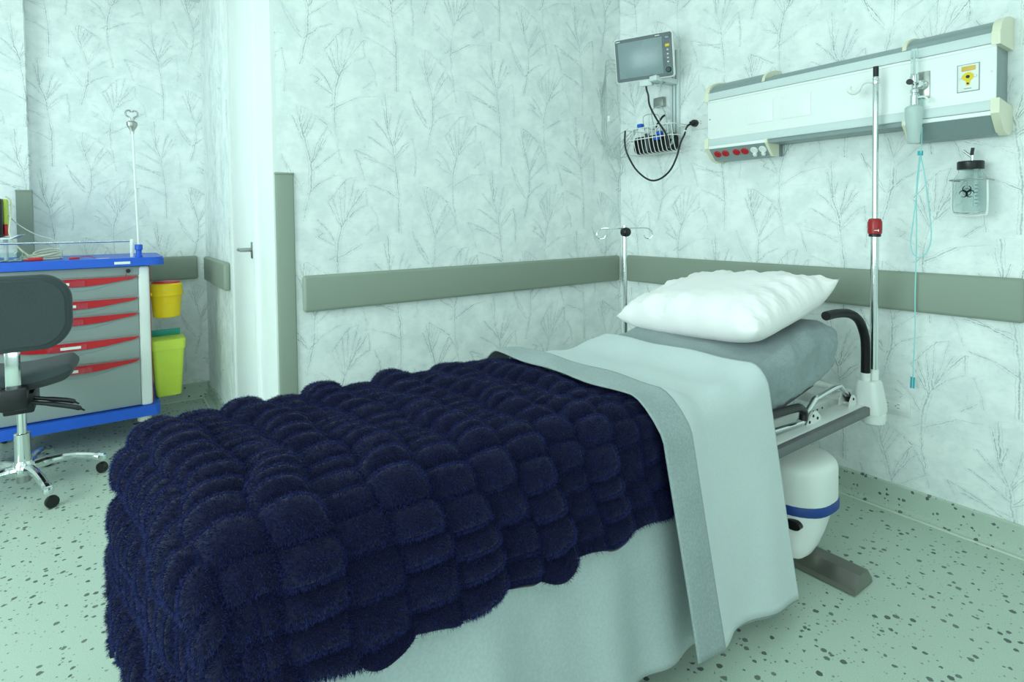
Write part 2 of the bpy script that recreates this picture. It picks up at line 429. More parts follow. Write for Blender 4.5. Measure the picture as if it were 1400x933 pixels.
# cove skirting
def cove(name, axis, a, b, base, sgn, h=.104, t=.012):
    """profile against a wall at 'base', room side = sgn"""
    pr = [(0, 0), (.045, 0), (.045, .002), (.030, .005), (t+.006, .016), (t, .035), (t, h-.004), (t-.004, h), (0, h)]
    pl = [(base+sgn*p, z) for p, z in pr]
    mb = MB().prism(pl, axis, a, b)
    o = struct(name, mb, 'vinyl', sharp=25)
    e = base+sgn*.045
    s = MB().box((e-.004 if axis == 'y' else a, e-.004 if axis == 'x' else a, .0), (e+.004 if axis == 'y' else b, e+.004 if axis == 'x' else b, .0035))
    obj('sealant_bead', s, 'sealant', o)
    return o
cove('baseboard_right', 'y', YR, 0, 0, -1)
cove('baseboard_back', 'x', XC, 0, 0, -1)
cove('baseboard_far', 'x', XE, XC, YD, -1)
cove('baseboard_doorway', 'y', DY1+.03, YD, XC-.02, -1)

# ceiling light panels (above the picture)
for i, (x, y) in enumerate(((-1.35, -1.35), (-3.1, -1.2), (-1.35, -3.2), (-3.1, -3.2), (-2.75, .95))):
    L = thing('ceiling_light', (x, y, ZC), 'flush ceiling light panel ' + ('above the bed', 'above the foot of the bed', 'near the rear right corner', 'above the camera', 'above the trolley')[i], 'ceiling light', 'ceiling light panels')
    sx, sy = (.6, .6) if i < 4 else (.45, .45)
    fr = MB()
    for a, b, c, d in ((-sx/2, sx/2, -sy/2, -sy/2+.03), (-sx/2, sx/2, sy/2-.03, sy/2), (-sx/2, -sx/2+.03, -sy/2+.03, sy/2-.03), (sx/2-.03, sx/2, -sy/2+.03, sy/2-.03)):
        fr.box((x+a, y+c, ZC-.04), (x+b, y+d, ZC))
    obj('frame', fr, 'paint', L)
    obj('diffuser', MB().box((x-sx/2+.03, y-sy/2+.03, ZC-.03), (x+sx/2-.03, y+sy/2-.03, ZC-.01)), 'lamp', L)

# bumper rails and corner guards
RT, RB = .997, .836
def rail(lo, hi, label):
    o = obj('bumper_rail', MB().box(lo, hi, .014, 4), 'bumper', sharp=60); tag(o, label, 'bumper rail'); return o
rail((-1.962, -.034, RB-.004), (-.045, 0, RT-.008), 'long taupe bumper rail on the patterned wall behind the bed')
rail((-.034, -1.935, RB-.004), (0, -.065, RT-.006), 'long taupe bumper rail under the wall panel behind the pillow')
rail((-2.95, YD-.034, RB-.004), (-2.125, YD, RT-.004), 'taupe bumper rail on the far wall behind the drawer trolley')
rail((XC-.056, 1.04, RB-.004), (XC-.02, 1.84, RT-.004), 'short taupe bumper rail on the side wall beside the white door')
g = obj('corner_guard', MB().prism([(XC-.012, .036), (XC-.012, -.008), (XC-.002, -.012), (XC+.058, -.012), (XC+.062, -.008), (XC+.062, 0), (XC, 0), (XC, .036)][::-1], 'z', .10, 1.42).box((XC-.014, -.015, 1.418), (XC+.064, .036, 1.427), .002), 'bumper', sharp=30)
tag(g, 'tall taupe corner guard on the wall end beside the white door', 'corner guard')
g = obj('corner_guard', MB().prism([(XE-.062, YE-.01), (XE+.01, YE-.01), (XE+.01, YE+.06), (XE, YE+.06), (XE, YE), (XE-.062, YE)], 'z', .10, 1.418).box((XE-.064, YE-.012, 1.416), (XE+.012, YE+.06, 1.427), .002), 'bumper', sharp=30)
tag(g, 'taupe corner guard on the far wall corner behind the trolley rail', 'corner guard')

#@@OBJECTS
# ------------------------------------------------------------------ bed: mattress, covers, blanket, pillow
YC, HW = -1.15, .36
def sm(t): t = np.clip(t, 0, 1); return t*t*(3-2*t)
def ztop(x): x = np.asarray(x, float); return .690 + .15*np.where(x < -1.15, 0, ((x+1.15)/.75))*sm((x+1.22)/.25)
def wave(x, ph, f): return np.sin(x*f+ph)
def hang(s, hw, r, slope):
    """s: arc length from the centre line, one side -> (outward y, drop)"""
    s = np.asarray(s, float); flat = hw-r; arc = r*PI/2*.94
    t = np.clip((s-flat)/arc, 0, 1)*PI/2*.94
    y = np.minimum(s, flat) + r*np.sin(t); d = r*(1-np.cos(t))
    e = np.maximum(s-flat-arc, 0)
    return y + e*slope, d + e*math.sqrt(1-slope*slope)
def drape_grid(xs, ss, lift, r=.055, hw=HW, slope=.15, folds=None, foot=None):
    """xs: along the bed, ss: across (positive = near side)"""
    X, S = np.meshgrid(xs, ss, indexing='ij')
    y, d = hang(np.abs(S), hw, r, slope)
    y = y*np.sign(S)
    if folds is not None: y = y + folds(X, S, d)*np.sign(S)
    x = X.copy(); z = ztop(X) + lift - d
    return np.stack([x, YC - y, z], -1)
def skin(G, name, mat, parent=None, thick=.004, **k):
    o = obj(name, MB().grid(G), mat, parent, fix=False, sharp=80, **k)
    md = o.modifiers.new('thickness', 'SOLIDIFY'); md.thickness = thick; md.offset = 0
    return o

# mattress in its grey fitted sheet (rounded slab that follows the raised head end)
rings = []
XS = np.concatenate([np.linspace(-2.46, -2.40, 5), np.linspace(-2.3, -1.3, 8), np.linspace(-1.22, -.50, 15), np.linspace(-.47, -.425, 5)])
for x in XS:
    e = min(1, max(0, (x+2.46)/.05), max(0, (-.425-x)/.05)); e = math.sqrt(max(0, 1-(1-e)**2))
    th = .085*(.55+.45*e); hw = HW-.012-.03*(1-e)
    zc = float(ztop(x))-.098
    wob = .006*math.sin(x*23)+.004*math.sin(x*41+1)
    ring = [(x, YC-p[0], zc+p[1]+(.0 if p[1] > 0 else wob)) for p in rpoly(-hw+wob*.6, hw+wob, -th-.02, th+.008, .06, 6)]
    rings.append(ring)
mt = obj('mattress', MB().loft(rings), 'fitted', sharp=60)
md0 = mt.modifiers.new('sub', 'SUBSURF'); md0.levels = md0.render_levels = 3
md = mt.modifiers.new('creases', 'DISPLACE'); tx = bpy.data.textures.new('creases', 'CLOUDS'); tx.noise_scale = .075; md.texture = tx; md.strength = .026; md.mid_level = .5; md.texture_coords = 'GLOBAL'
tag(mt, 'mattress in a grey fitted sheet, raised at the pillow end', 'mattress')

# light grey cover that hangs to the floor under the blanket
def folds_cover(X, S, d):
    g = np.clip((d-.10)/.5, 0, 1)
    return g*(.012*wave(X, .4, 21) + .007*wave(X, 1.1, 37) + .010*wave(X + .2*d, 2.0, 13))
G = drape_grid(np.linspace(-2.47, -1.02, 150), np.linspace(-.70, .955, 110), .012, slope=.115, folds=folds_cover)
cv = skin(G, 'bed_cover', 'cover', thick=.004)
tag(cv, 'light grey cover hanging below the navy blanket to the floor', 'bed cover')

# pale top sheet with its darker turned-back border, lying over the blanket's end
def folds_sheet(X, S, d):
    g = np.clip((d-.08)/.5, 0, 1)
    return g*(.005*wave(X, .9, 17) + .004*np.sin(X*29+d*4)) + .012
def lift_sheet(x): return .020 + .036*sm((-1.28-np.asarray(x))/.14)
def sheet_grid(x0, x1, nx, s1, extra=0.):
    xs = np.linspace(x0, x1, nx); ss = np.linspace(-.60, s1, 90)
    G = drape_grid(xs, ss, 0, slope=.165, folds=folds_sheet)
    X = G[..., 0]; L = lift_sheet(X)+extra
    y, d = hang(np.abs(ss), HW, .055, .165); a = np.clip(d/.05, 0, 1)[None, :]
    G[..., 2] += L*(1-a*.6)
    G[..., 1] -= np.sign(ss)[None, :]*(lift_sheet(X)-.010+extra)*a
    zh = .056 + .16*np.clip(-.96-X, 0, 1) + (.012 if extra > 0 else (-.012 if extra < 0 else 0))
    zt_ = ztop(X) - .02; g_ = np.clip((d-.05)/(d.max()-.05), 0, 1)[None, :]
    G[..., 2] = np.where((ss > 0)[None, :] & (d > .05)[None, :], G[..., 2] + g_*(zh - G[:, -1:, 2]), G[..., 2])
    rip = .006*np.sin(X*31+ss[None, :]*9)*np.sin(ss*13)[None, :]*(1-a)
    G[..., 2] += rip
    # the hanging edge swings a little towards the head end
    G[..., 0] += .012*np.clip((d-.1)/.55, 0, 1)[None, :]*(ss > 0)[None, :]*np.clip((X+1.40)/.5, 0, 1)
    return G
ts = thing('top_sheet', (-1.2, YC, .70), 'pale sheet with a grey turned-back border, draped across the bed below the pillow', 'sheet')
skin(sheet_grid(-1.412, -.965, 60, .955), 'sheet_panel', 'sheet', ts, .003)
skin(sheet_grid(-1.520, -1.408, 16, .985, .006), 'border_band', 'sheet_band', ts, .004)
skin(sheet_grid(-1.36, -.958, 50, .965, -.008)[:, -14:, :], 'under_hem', 'sheet_band', ts, .003)

# navy ruched fur blanket
WS, WP, AMP = .102, .062, .042
XB0, XF = -1.455, -2.585                    # head edge, foot edge
na, ns = 360, 360
A1 = (XB0-XF) + .42
aa = np.linspace(0, A1, na); ss = np.linspace(-.62, .600, ns)
def blanket(aa, ss):
    A, S = np.meshgrid(aa, ss, indexing='ij')
    R0 = .085; fa, fs = (XB0-XF)-R0, HW+.012-R0
    ea, es = np.maximum(A-fa, 0), np.maximum(np.abs(S)-fs, 0); r = np.hypot(ea, es)+1e-9
    off_, drop = hang(r, R0, R0, .0); off_ = off_ + np.maximum(r-R0*PI/2*.94, 0)*(.02+.13*(es/r)**2); phi = np.arctan2(es, ea)
    off_ = off_*(1+.10*np.sin(phi*2)**2*np.sin(phi*10)*np.clip(drop/.3, 0, 1))      # the corner cloth folds
    x = XB0 - np.minimum(A, fa) - off_*ea/r + .060*np.clip(S/.6, -1, 1)*np.clip(A/.6, 0, 1)
    y = YC - np.sign(S)*(np.minimum(np.abs(S), fs) + off_*es/r)
    hem = .010*np.sin(x*31)*np.clip((np.abs(S)-.5)/.1, 0, 1)
    z = ztop(x) + .022 - drop + hem
    P = np.stack([x, y, z], -1)
    # puffs
    Aw = A + .016*np.sin(S*9+1.3) + .010*np.sin(S*23+A*5) + .02
    strip = np.floor(Aw/WS).astype(int); u = Aw/WS-strip
    rs = np.random.default_rng(5); n = strip.max()+2
    off = rs.uniform(0, 1, n); off = np.where(np.arange(n) % 2, off*.35, .5+off*.35); per = rs.uniform(.92, 1.1, n)
    w_ = (S+.8)/(WP*per[strip]) + off[strip] + .16*np.sin(S*17+strip*1.7) + .07*np.sin(S*41+strip*2.9) + .10*np.sin(A*9+strip)*np.sin(S*7)
    kp = np.floor(w_).astype(int); v = w_-kp
    amp = .80+.35*np.sin(kp*12.9898+strip*78.233)
    bu = (1-np.abs(2*u-1)**2.6); bv = (1-np.abs(2*v-1)**2.2)
    h = AMP*amp*(.35+.65*sm((A-.03)/.10))*(.24+.76*np.clip(bu, 0, 1)**.7)*(.04+.96*np.clip(bv, 0, 1)**.75)
    ti = np.gradient(P, axis=0); tj = np.gradient(P, axis=1)
    N = np.cross(ti, tj); N /= np.linalg.norm(N, axis=-1, keepdims=True)+1e-9
    Jc = np.linalg.norm(np.cross(ti, tj), axis=-1); h = h*np.clip(Jc/np.median(Jc), .25, 1)
    return P, N, h
P, N, h = blanket(aa, ss)
if N[10, ns//2, 2] < 0: N = -N
Gb = P + N*h[..., None]
bl = obj('blanket', MB().grid(Gb), 'navy', fix=False, sharp=180)
md = bl.modifiers.new('thickness', 'SOLIDIFY'); md.thickness = .010; md.offset = -1 if True else 1
tag(bl, 'navy blue ruched faux fur blanket spread over the foot of the bed', 'blanket')
# its pile
def fur(G, count, length, parent):
    nu, nv = G.shape[:2]
    ti = np.gradient(G, axis=0); tj = np.gradient(G, axis=1); Nn = np.cross(ti, tj)
    area_ = np.linalg.norm(Nn, axis=-1); Nn /= area_[..., None]+1e-12
    if Nn[10, nv//2, 2] < 0: Nn = -Nn
    wgt = area_[:-1, :-1].ravel(); wgt = wgt/wgt.sum()
    idx = RNG.choice(len(wgt), count, p=wgt); i, j = idx//(nv-1), idx % (nv-1)
    a, b = RNG.random(count)[:, None], RNG.random(count)[:, None]
    bil = lambda Q: (Q[i, j]*(1-a)*(1-b)+Q[i+1, j]*a*(1-b)+Q[i, j+1]*(1-a)*b+Q[i+1, j+1]*a*b)
    p = bil(G); n = bil(Nn); n /= np.linalg.norm(n, axis=1, keepdims=True)
    d = n + RNG.normal(0, .33, (count, 3)); d /= np.linalg.norm(d, axis=1, keepdims=True)
    ln = length*RNG.uniform(.55, 1.1, count)[:, None]
    bend = RNG.normal(0, .30, (count, 3)) + np.array([[-.15, -.15, -.35]])
    k = 4; pts = np.empty((count, k, 3))
    for q in range(k):
        t_ = q/(k-1); pts[:, q] = p - n*.001 + d*ln*t_ + bend*ln*t_*t_*.55
    base = np.array(wloc(parent)); pts -= base
    cv_ = bpy.data.hair_curves.new('fur'); cv_.add_curves([k]*count)
    cv_.attributes['position'].data.foreach_set('vector', pts.astype(np.float32).ravel())
    ra = cv_.attributes.get('radius') or cv_.attributes.new('radius', 'FLOAT', 'POINT')
    ra.data.foreach_set('value', np.tile(np.array([.00030, .00029, .00024, .00010], np.float32), count))
    cv_.materials.append(M['fur'])
    o = bpy.data.objects.new('fur', cv_); C.objects.link(o); o.parent = parent; o['kind'] = 'stuff'
    return o
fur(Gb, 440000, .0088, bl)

# pillow
def pillow():
    n = 80; mb = MB()
    U, V = np.meshgrid(np.linspace(-1, 1, n), np.linspace(-1, 1, n), indexing='ij')
    rs = np.random.default_rng(3)
    def smooth_noise(f, ph): return np.sin(U*f[0]+V*f[1]+ph)*np.sin(U*f[2]-V*f[3]+ph*1.7)
    ex = 1-.09*(1-np.abs(V)**2.2)*np.abs(U)**3; ey = 1-.07*(1-np.abs(U)**2.2)*np.abs(V)**3
    T = (1-np.abs(U)**4.2)**.52*(1-np.abs(V)**4.2)**.52
    edge = np.maximum(np.abs(U), np.abs(V))
    wr = .016*smooth_noise((5, 9, 3, 7), .6)*edge**2 + .005*np.abs(smooth_noise((31, 11, 17, 27), 2.4))*edge**2 + .006*smooth_noise((13, 4, 9, 15), 1.9)*edge**2 + .004*smooth_noise((21, 17, 5, 23), .2)*edge**3
    fan = .014*np.sin(np.arctan2(V, U)*13+1+2*np.sin(U*3))*np.clip(edge-.45, 0, 1)**1.5
    hx, hy = .262, .350
    top = np.stack([U*hx*ex, V*hy*ey, .108*T + (wr+fan)*np.minimum(1, T*3+.12)], -1)
    bot = np.stack([U*hx*ex, V*hy*ey, -.080*T + (wr*.5+fan*.3)*.12], -1)
    # corners stick out and lift
    for G in (top, bot):
        c = (np.abs(U)*np.abs(V))**8
        G[..., 2] += .018*c
        G[..., 2] += .030*np.clip((U-.55)/.45, 0, 1)*np.clip((-V-.5)/.5, 0, 1)    # back near corner
    return top, bot
top, bot = pillow()
pm = Matrix.Translation((-.605, -1.122, .856)) @ Matrix.Rotation(math.radians(-4), 4, 'Z') @ Matrix.Rotation(math.radians(-13), 4, 'Y') @ Matrix.Rotation(math.radians(-4), 4, 'X')
mb = MB().grid(top); n = 80
rim = [(i, 0) for i in range(n)]
mb.grid(bot, flip=True)
mb.xf(pm)
pl = obj('pillow', mb, 'pillowcase', fix=False, sharp=180)
bm = bmesh.new(); bm.from_mesh(pl.data); bmesh.ops.remove_doubles(bm, verts=bm.verts, dist=.0035); bmesh.ops.recalc_face_normals(bm, faces=bm.faces); bm.to_mesh(pl.data); bm.free()
tag(pl, 'white crumpled pillow at the head of the bed', 'pillow')

# bed frame
bed = thing('hospital_bed', (-1.4, YC, 0), 'white hospital bed frame on a white column with steel feet', 'bed')
obj('side_rail', MB().box((-2.4, -1.540, .447), (-.20, -1.518, .480), .004).lathe((-.20, -1.529, .4635), [(.0165, -.001), (.0165, .004), (.012, .008)], 14, 'x'), 'rail_grey', bed)
obj('side_rail', MB().box((-2.4, -.782, .447), (-.24, -.760, .480), .004), 'rail_grey', bed)
pf = MB().box((-2.4, -1.518, .462), (-.22, -1.445, .482), .003).box((-2.4, -.855, .462), (-.24, -.782, .482), .003).box((-2.42, -1.5, .45), (-2.36, -.80, .49), .004).box((-.30, -1.48, .45), (-.25, -.80, .49), .004)
obj('frame', pf, 'white_plastic', bed)
beam = obj('cross_beam', MB().box((-2.3, -1.405, .44), (-.10, -1.375, .487), .003).box((-2.3, -.925, .44), (-.28, -.895, .487), .003), 'white_plastic', bed)
hole = MB().lathe((0, 0, 0), [(.0045, -.001), (.0045, .001)], 10, 'y')
for i, x in enumerate((-.50, -.43, -.40, -.36)):
    obj('bolt_hole', MB().lathe((x, -1.4055, .462), [(.0045, -.001), (.0045, .001)], 10, 'y'), 'ink', beam)
obj('backrest_tube', MB().tube([(-.54, -1.36, .575), (-.40, -1.36, .562), (-.26, -1.37, .525), (-.10, -1.38, .47)], .013, 12, 4), 'white_plastic', bed)
obj('loop_handle', MB().tube([(-.40, -1.33, .735), (-.335, -1.34, .748), (-.275, -1.345, .735), (-.248, -1.345, .69), (-.28, -1.345, .655), (-.40, -1.33, .63)], .013, 12, 5), 'white_plastic', bed)
obj('mattress_deck', MB().box((-2.40, -1.44, .462), (-1.15, -.86, .474), .004).prism([(-1.16, .462), (-.50, .582), (-.50, .594), (-1.16, .474)], 'y', -1.44, -.86), 'darkgrey', bed)
for x in (-2.2, -1.5, -.62):
    for y in (-1.39, -.91): obj('deck_post', MB().box((x-.015, y-.012, .48), (x+.015, y+.012, .488 if x < -1.2 else .560)), 'white_plastic', bed)
obj('link_bar', MB().tube([(-.625, -1.47, .500), (-.56, -1.47, .545), (-.53, -1.47, .553), (-.38, -1.47, .566), (-.345, -1.47, .556), (-.27, -1.47, .492)], .0105, 12, 3), 'chrome', bed)
obj('link_boot', MB().tube([(-.300, -1.47, .520), (-.268, -1.47, .486)], .0135, 12), 'black', bed)
obj('rail_bar', MB().tube([(-1.0, -1.478, .512), (-.82, -1.478, .500), (-.600, -1.478, .486)], .010, 12), 'chrome', bed)
obj('rail_grip', MB().tube([(-1.02, -1.50, .580), (-.86, -1.50, .572), (-.76, -1.50, .566), (-.715, -1.50, .560), (-.690, -1.50, .540), (-.692, -1.50, .512)], .0145, 12, 4), 'black', bed)
for x in (-.602, -.310):
    for dy in (-1.492, -1.455):
        hg = obj('hinge_plate', MB().prism([(x-.052, .482), (x+.045, .482), (x+.05, .492), (x+.018, .522), (x-.006, .522), (x-.03, .505)] if x < -.5 else [(x-.025, .482), (x+.035, .482), (x+.035, .505), (x+.02, .522), (x, .522), (x-.015, .505)], 'y', dy-.002, dy+.002), 'white_plastic', bed)
        if dy < -1.48:
            for hx, hz in (((-.008, .508), (.022, .494), (-.034, .491)) if x < -.5 else ((.010, .508),)):
                obj('bolt', MB().lathe((x+hx, dy-.003, hz), [(.0052, -.001), (.0052, .0015)], 10, 'y'), 'ink', hg)
# head corner socket, push handle
sk = MB().loft([rrect(-.268, -.162, -1.566, -1.472, .02, .45), rrect(-.268, -.162, -1.566, -1.472, .02, .478), rrect(-.265, -.166, -1.562, -1.474, .02, .50), rrect(-.260, -.176, -1.553, -1.480, .018, .565), rrect(-.256, -.182, -1.547, -1.486, .015, .575)])
so = obj('corner_socket', sk, 'white_plastic', bed)
obj('collar', MB().lathe((-.240, -1.512, .57), [(.017, 0), (.017, .035), (.014, .037)], 16), 'white_plastic', so)
obj('collar', MB().lathe((-.203, -1.527, .57), [(.017, 0), (.017, .045), (.014, .047)], 16), 'white_plastic', so)
obj('roller_bumper', MB().lathe((-.212, -1.527, .402), [(.028, 0), (.042, .008), (.046, .025), (.046, .045), (.03, .052)], 20), 'white_plastic', bed)
obj('push_handle', MB().tube([(-.240, -1.512, .60), (-.240, -1.512, .70), (-.250, -1.511, .755), (-.290, -1.508, .815), (-.36, -1.505, .848), (-.45, -1.50, .858), (-.535, -1.50, .858)], .0165, 14, 5), 'black_foam', bed)
fs = obj('corner_socket', MB().box((-.70, -.80, .45), (-.62, -.62, .50), .008), 'white_plastic', bed)
obj('collar', MB().lathe((-.66, -.645, .49), [(.02, 0), (.02, .06), (.016, .065)], 16), 'white_plastic', fs)
# column casing, feet
def pod(g, r, z): return rrect(-.745+g, -.470-g, -1.560+g, -.740-g, r, z, 8)
cap = obj('column_cap', MB().loft([pod(0, .12, .215), pod(0, .12, .325), pod(.004, .118, .340), pod(.016, .11, .352), pod(.05, .08, .360)]), 'white_plastic', bed, sharp=50)
obj('blue_band', MB().loft([pod(.002, .12, .180), pod(-.004, .124, .186), pod(-.004, .124, .211), pod(.0, .12, .217)]), 'band_blue', cap)
cs = obj('column_casing', MB().loft([rrect(-.775, -.700, -1.528, -.80, .03, .060, 6), rrect(-.780, -.660, -1.538, -.79, .05, .068, 6), rrect(-.775, -.610, -1.544, -.78, .07, .090, 6), rrect(-.765, -.560, -1.548, -.775, .09, .125, 6), rrect(-.755, -.525, -1.550, -.77, .10, .16, 6), rrect(-.745, -.505, -1.552, -.76, .11, .19, 6)]), 'white_plastic', bed, sharp=50)
obj('access_port', MB().lathe((-.742, -1.492, .160), [(.030, -.012), (.030, .010)], 18, 'x', sy=.55), 'black', cs)
def foot(x0, x1, y0, y1):
    return MB().prism([(x0, .004), (x1, .004), (x1-.004, .02), (x1-.035, .058), (x0+.035, .058), (x0+.004, .02)], 'y', y0, y1)
obj('foot_bar', foot(-.728, -.602, -1.685, -.615), 'dull_steel', bed, smooth=False)
obj('foot_bar', foot(-2.15, -2.03, -1.46, -.84), 'dull_steel', bed, smooth=False)
obj('base_beam', MB().box((-2.1, -1.20, .03), (-.7, -1.10, .08), .006), 'white_plastic', bed)
obj('lift_column', MB().box((-1.0, -1.28, .30), (-.72, -1.02, .47), .015), 'white_plastic', bed)
obj('foot_post', MB().box((-2.13, -1.21, .07), (-2.05, -1.09, .46), .01), 'white_plastic', bed)

# IV poles on the bed head
iv = thing('iv_pole', (-.203, -1.527, .60), 'tall chrome drip pole with a red collar at the near head corner of the bed', 'drip pole')
obj('outer_tube', MB().tube([(-.203, -1.527, .565), (-.203, -1.527, 1.150)], .0145, 16), 'chrome', iv)
obj('inner_tube', MB().tube([(-.203, -1.527, 1.15), (-.203, -1.527, 1.755)], .0105, 16), 'chrome', iv)
kb = obj('red_collar', MB().lathe((-.203, -1.527, 1.145), [(.018, 0), (.024, .004), (.025, .020), (.025, .048), (.021, .060), (.014, .063)], 20), 'dark_red', iv)
obj('black_ring', MB().lathe((-.203, -1.527, 1.136), [(.018, 0), (.021, .002), (.021, .012), (.017, .013)], 20), 'black', kb)
obj('arrow_print', MB().box((-.2285, -1.548, 1.160), (-.2265, -1.535, 1.163)).box((-.2285, -1.551, 1.157), (-.2265, -1.548, 1.166)), 'label', kb)
obj('end_plug', MB().tube([(-.203, -1.527, 1.752), (-.203, -1.527, 1.795)], .0098, 14), 'black', iv)
obj('hook_collar', MB().lathe((-.203, -1.527, 1.728), [(.0125, 0), (.0135, .004), (.0135, .016), (.0125, .02)], 16), 'chrome', iv)
hd = Vector((-.45, .89, 0)); hc = Vector((-.203, -1.527, 1.738))
obj('bag_hook', MB().tube([hc+hd*.008, hc+hd*.030+Vector((0, 0, .003)), hc+hd*.048+Vector((0, 0, -.008)), hc+hd*.058+Vector((0, 0, -.028)), hc+hd*.074+Vector((0, 0, -.036)), hc+hd*.088+Vector((0, 0, -.026)), hc+hd*.086+Vector((0, 0, -.010))], [.0075, .007, .0065, .008, .009, .009, .007], 10, 5), 'white_plastic', iv)
iv = thing('iv_pole', (-.66, -.645, .55), 'short drip pole with two wire hooks and a black knob behind the pillow', 'drip pole')
obj('tube', MB().tube([(-.66, -.645, .50), (-.66, -.645, 1.185)], .0105, 16), 'chrome', iv)
obj('knob', MB().lathe((-.675, -.660, 1.155), [(.010, .014), (.020, .010), (.022, 0), (.022, -.012), (.018, -.022), (.010, -.024)], 18, 'y'), 'black', iv)
for sg in (-1, 1):
    c0 = Vector((-.66, -.645, 1.172)); dx = Vector((.80, -.60, 0))*sg
    pts = [c0, c0+dx*.05, c0+dx*.10, c0+dx*.122+Vector((0, 0, -.010)), c0+dx*.130+Vector((0, 0, -.032)), c0+dx*.118+Vector((0, 0, -.048)), c0+dx*.098+Vector((0, 0, -.046)), c0+dx*.090+Vector((0, 0, -.032))]
    obj('bag_hook', MB().tube(pts, .0030, 8, 5), 'chrome', iv)

# ------------------------------------------------------------------ bed head wall panel
hw = thing('head_wall_panel', (0, -1.31, 1.50), 'long white medical supply panel on the wall above the pillow', 'wall panel')
Y0, Y1 = -1.878, -.735; XF_ = -.146
obj('body', MB().box((-.142, Y0+.004, 1.56), (-.001, Y1-.004, 1.86), .002), 'alu_grey', hw)
fp = obj('front_panel', MB().box((XF_, Y0, 1.618), (-.138, Y1, 1.803), .0015), 'panel_white', hw)
obj('panel_lip', MB().box((XF_-.003, Y0, 1.610), (XF_+.004, Y1, 1.622), .001).box((XF_-.003, Y0, 1.795), (XF_+.004, Y1, 1.805), .001), 'panel_white', hw)
def chan(z0, z1): return MB().box((XF_-.008, Y0+.006, z0), (-.10, Y1-.006, z1), .003)
obj('top_channel', chan(1.806, 1.842), 'alu', hw)
obj('bottom_channel', chan(1.577, 1.613), 'alu', hw)
# rounded top covers in three lengths, middle one set back
for a, b, d in ((Y1, -1.03, 0), (-1.035, -1.600, .030), (-1.605, Y0, 0)):
    pr = [(-.001, 1.84)] + [(-.001-(.137-d)*math.sin(t*PI/2), 1.845+(.062-d*.5)*math.cos(t*PI/2)) for t in np.linspace(0, 1, 8)] + [(-.138+d, 1.84)]
    obj('top_cover', MB().prism(pr, 'y', a-.006 if a == Y1 else a, b), 'alu_grey', hw, sharp=30)
def capshape(y0, y1, top=True):
    if top: pr = [(-.001, 1.80), (XF_-.008, 1.80), (XF_-.010, 1.845)] + [(-.004-(.146)*math.sin(t*PI/2), 1.848+.066*math.cos(t*PI/2)) for t in np.linspace(1, 0, 8)] + [(-.001, 1.914)]
    else: pr = [(-.001, 1.60), (XF_-.010, 1.617), (XF_-.012, 1.566), (-.100, 1.508), (-.060, 1.497), (-.030, 1.499), (-.001, 1.520)]
    return MB().prism(pr, 'y', y0, y1)
obj('end_cap', capshape(Y0-.012, Y0+.012), 'cream_plastic', hw, sharp=30)
obj('end_cap', capshape(Y1-.010, Y1+.012), 'cream_plastic', hw, sharp=30)
obj('end_cap', capshape(Y0-.012, Y0+.012, False), 'cream_plastic', hw, sharp=30)
obj('end_cap', capshape(Y1-.010, Y1+.012, False), 'cream_plastic', hw, sharp=30)
for y in (-1.032, -1.602):
    pr = [(-.001, 1.845), (XF_-.004, 1.845)] + [(-.004-.143*math.sin(t*PI/2), 1.850+.062*math.cos(t*PI/2)) for t in np.linspace(1, 0, 8)]
    obj('cover_divider', MB().prism(pr, 'y', y-.007, y+.007), 'cream_plastic', hw, sharp=30)
# sloping socket box (left), long light cover (right), set back middle
sb = obj('socket_box', MB().prism([(-.001, 1.578), (-.144, 1.578), (-.152, 1.566), (-.098, 1.507), (-.001, 1.507)], 'y', -1.045, Y1-.008), 'alu_grey', hw, smooth=False)
obj('box_strip', MB().box((-.156, -1.045, 1.562), (-.142, Y1-.01, 1.577), .002), 'panel_white', hw)
obj('end_cap', MB().prism([(-.05, 1.578), (-.154, 1.578), (-.154, 1.562), (-.10, 1.502), (-.05, 1.502)], 'y', -1.055, -1.043), 'cream_plastic', hw, smooth=False)
nrm = Vector((-.059, 0, -.054)).normalized(); tan = Vector((-.054, 0, .059)).normalized()
def sock(y, mat, white=False):
    c = Vector((-.1255, y, 1.5365)); R = Matrix((( tan.x, 0, nrm.x), (tan.y, 1, nrm.y), (tan.z, 0, nrm.z)))
    mb = MB().lathe((0, 0, 0), [(.0185, -.002), (.0185, .003), (.0165, .005)], 20); mm = R.to_4x4(); mm.translation = c; mb.xf(mm)
    o = obj('socket', mb, mat, hw)
    if white:
        mb = MB().box((-.028, -.008, .0), (-.012, .008, .016), .002); mb.xf(mm); obj('plug', mb, 'white_plastic', o)
    else:
        for dy, dx in ((-.006, .003), (.006, .003), (0, -.007)):
            mb = MB().box((dx-.003, dy-.0013, .004), (dx+.003, dy+.0013, .0055)); mb.xf(mm); obj('slot', mb, 'ink', o)
for y in (-.778, -.822, -.882, -.926): sock(y, 'red')
for y in (-.975, -1.018): sock(y, 'white_plastic', True)
obj('lower_cover', MB().prism([(-.001, 1.578), (-.148, 1.578), (-.150, 1.562), (-.085, 1.503), (-.03, 1.499), (-.001, 1.502)], 'y', Y0+.010, -1.605), 'alu_grey', hw, smooth=False)
obj('lower_strip', MB().box((-.156, Y0+.01, 1.560), (-.142, -1.605, 1.575), .002), 'panel_white', hw)
obj('end_cap', MB().prism([(-.04, 1.578), (-.154, 1.578), (-.154, 1.562), (-.09, 1.501), (-.04, 1.501)], 'y', -1.612, -1.598), 'cream_plastic', hw, smooth=False)
for y in (-1.78, -1.83): obj('screw', MB().lathe((-.157, y, 1.567), [(.003, 0), (.003, .002)], 10, 'x'), 'steel', hw)
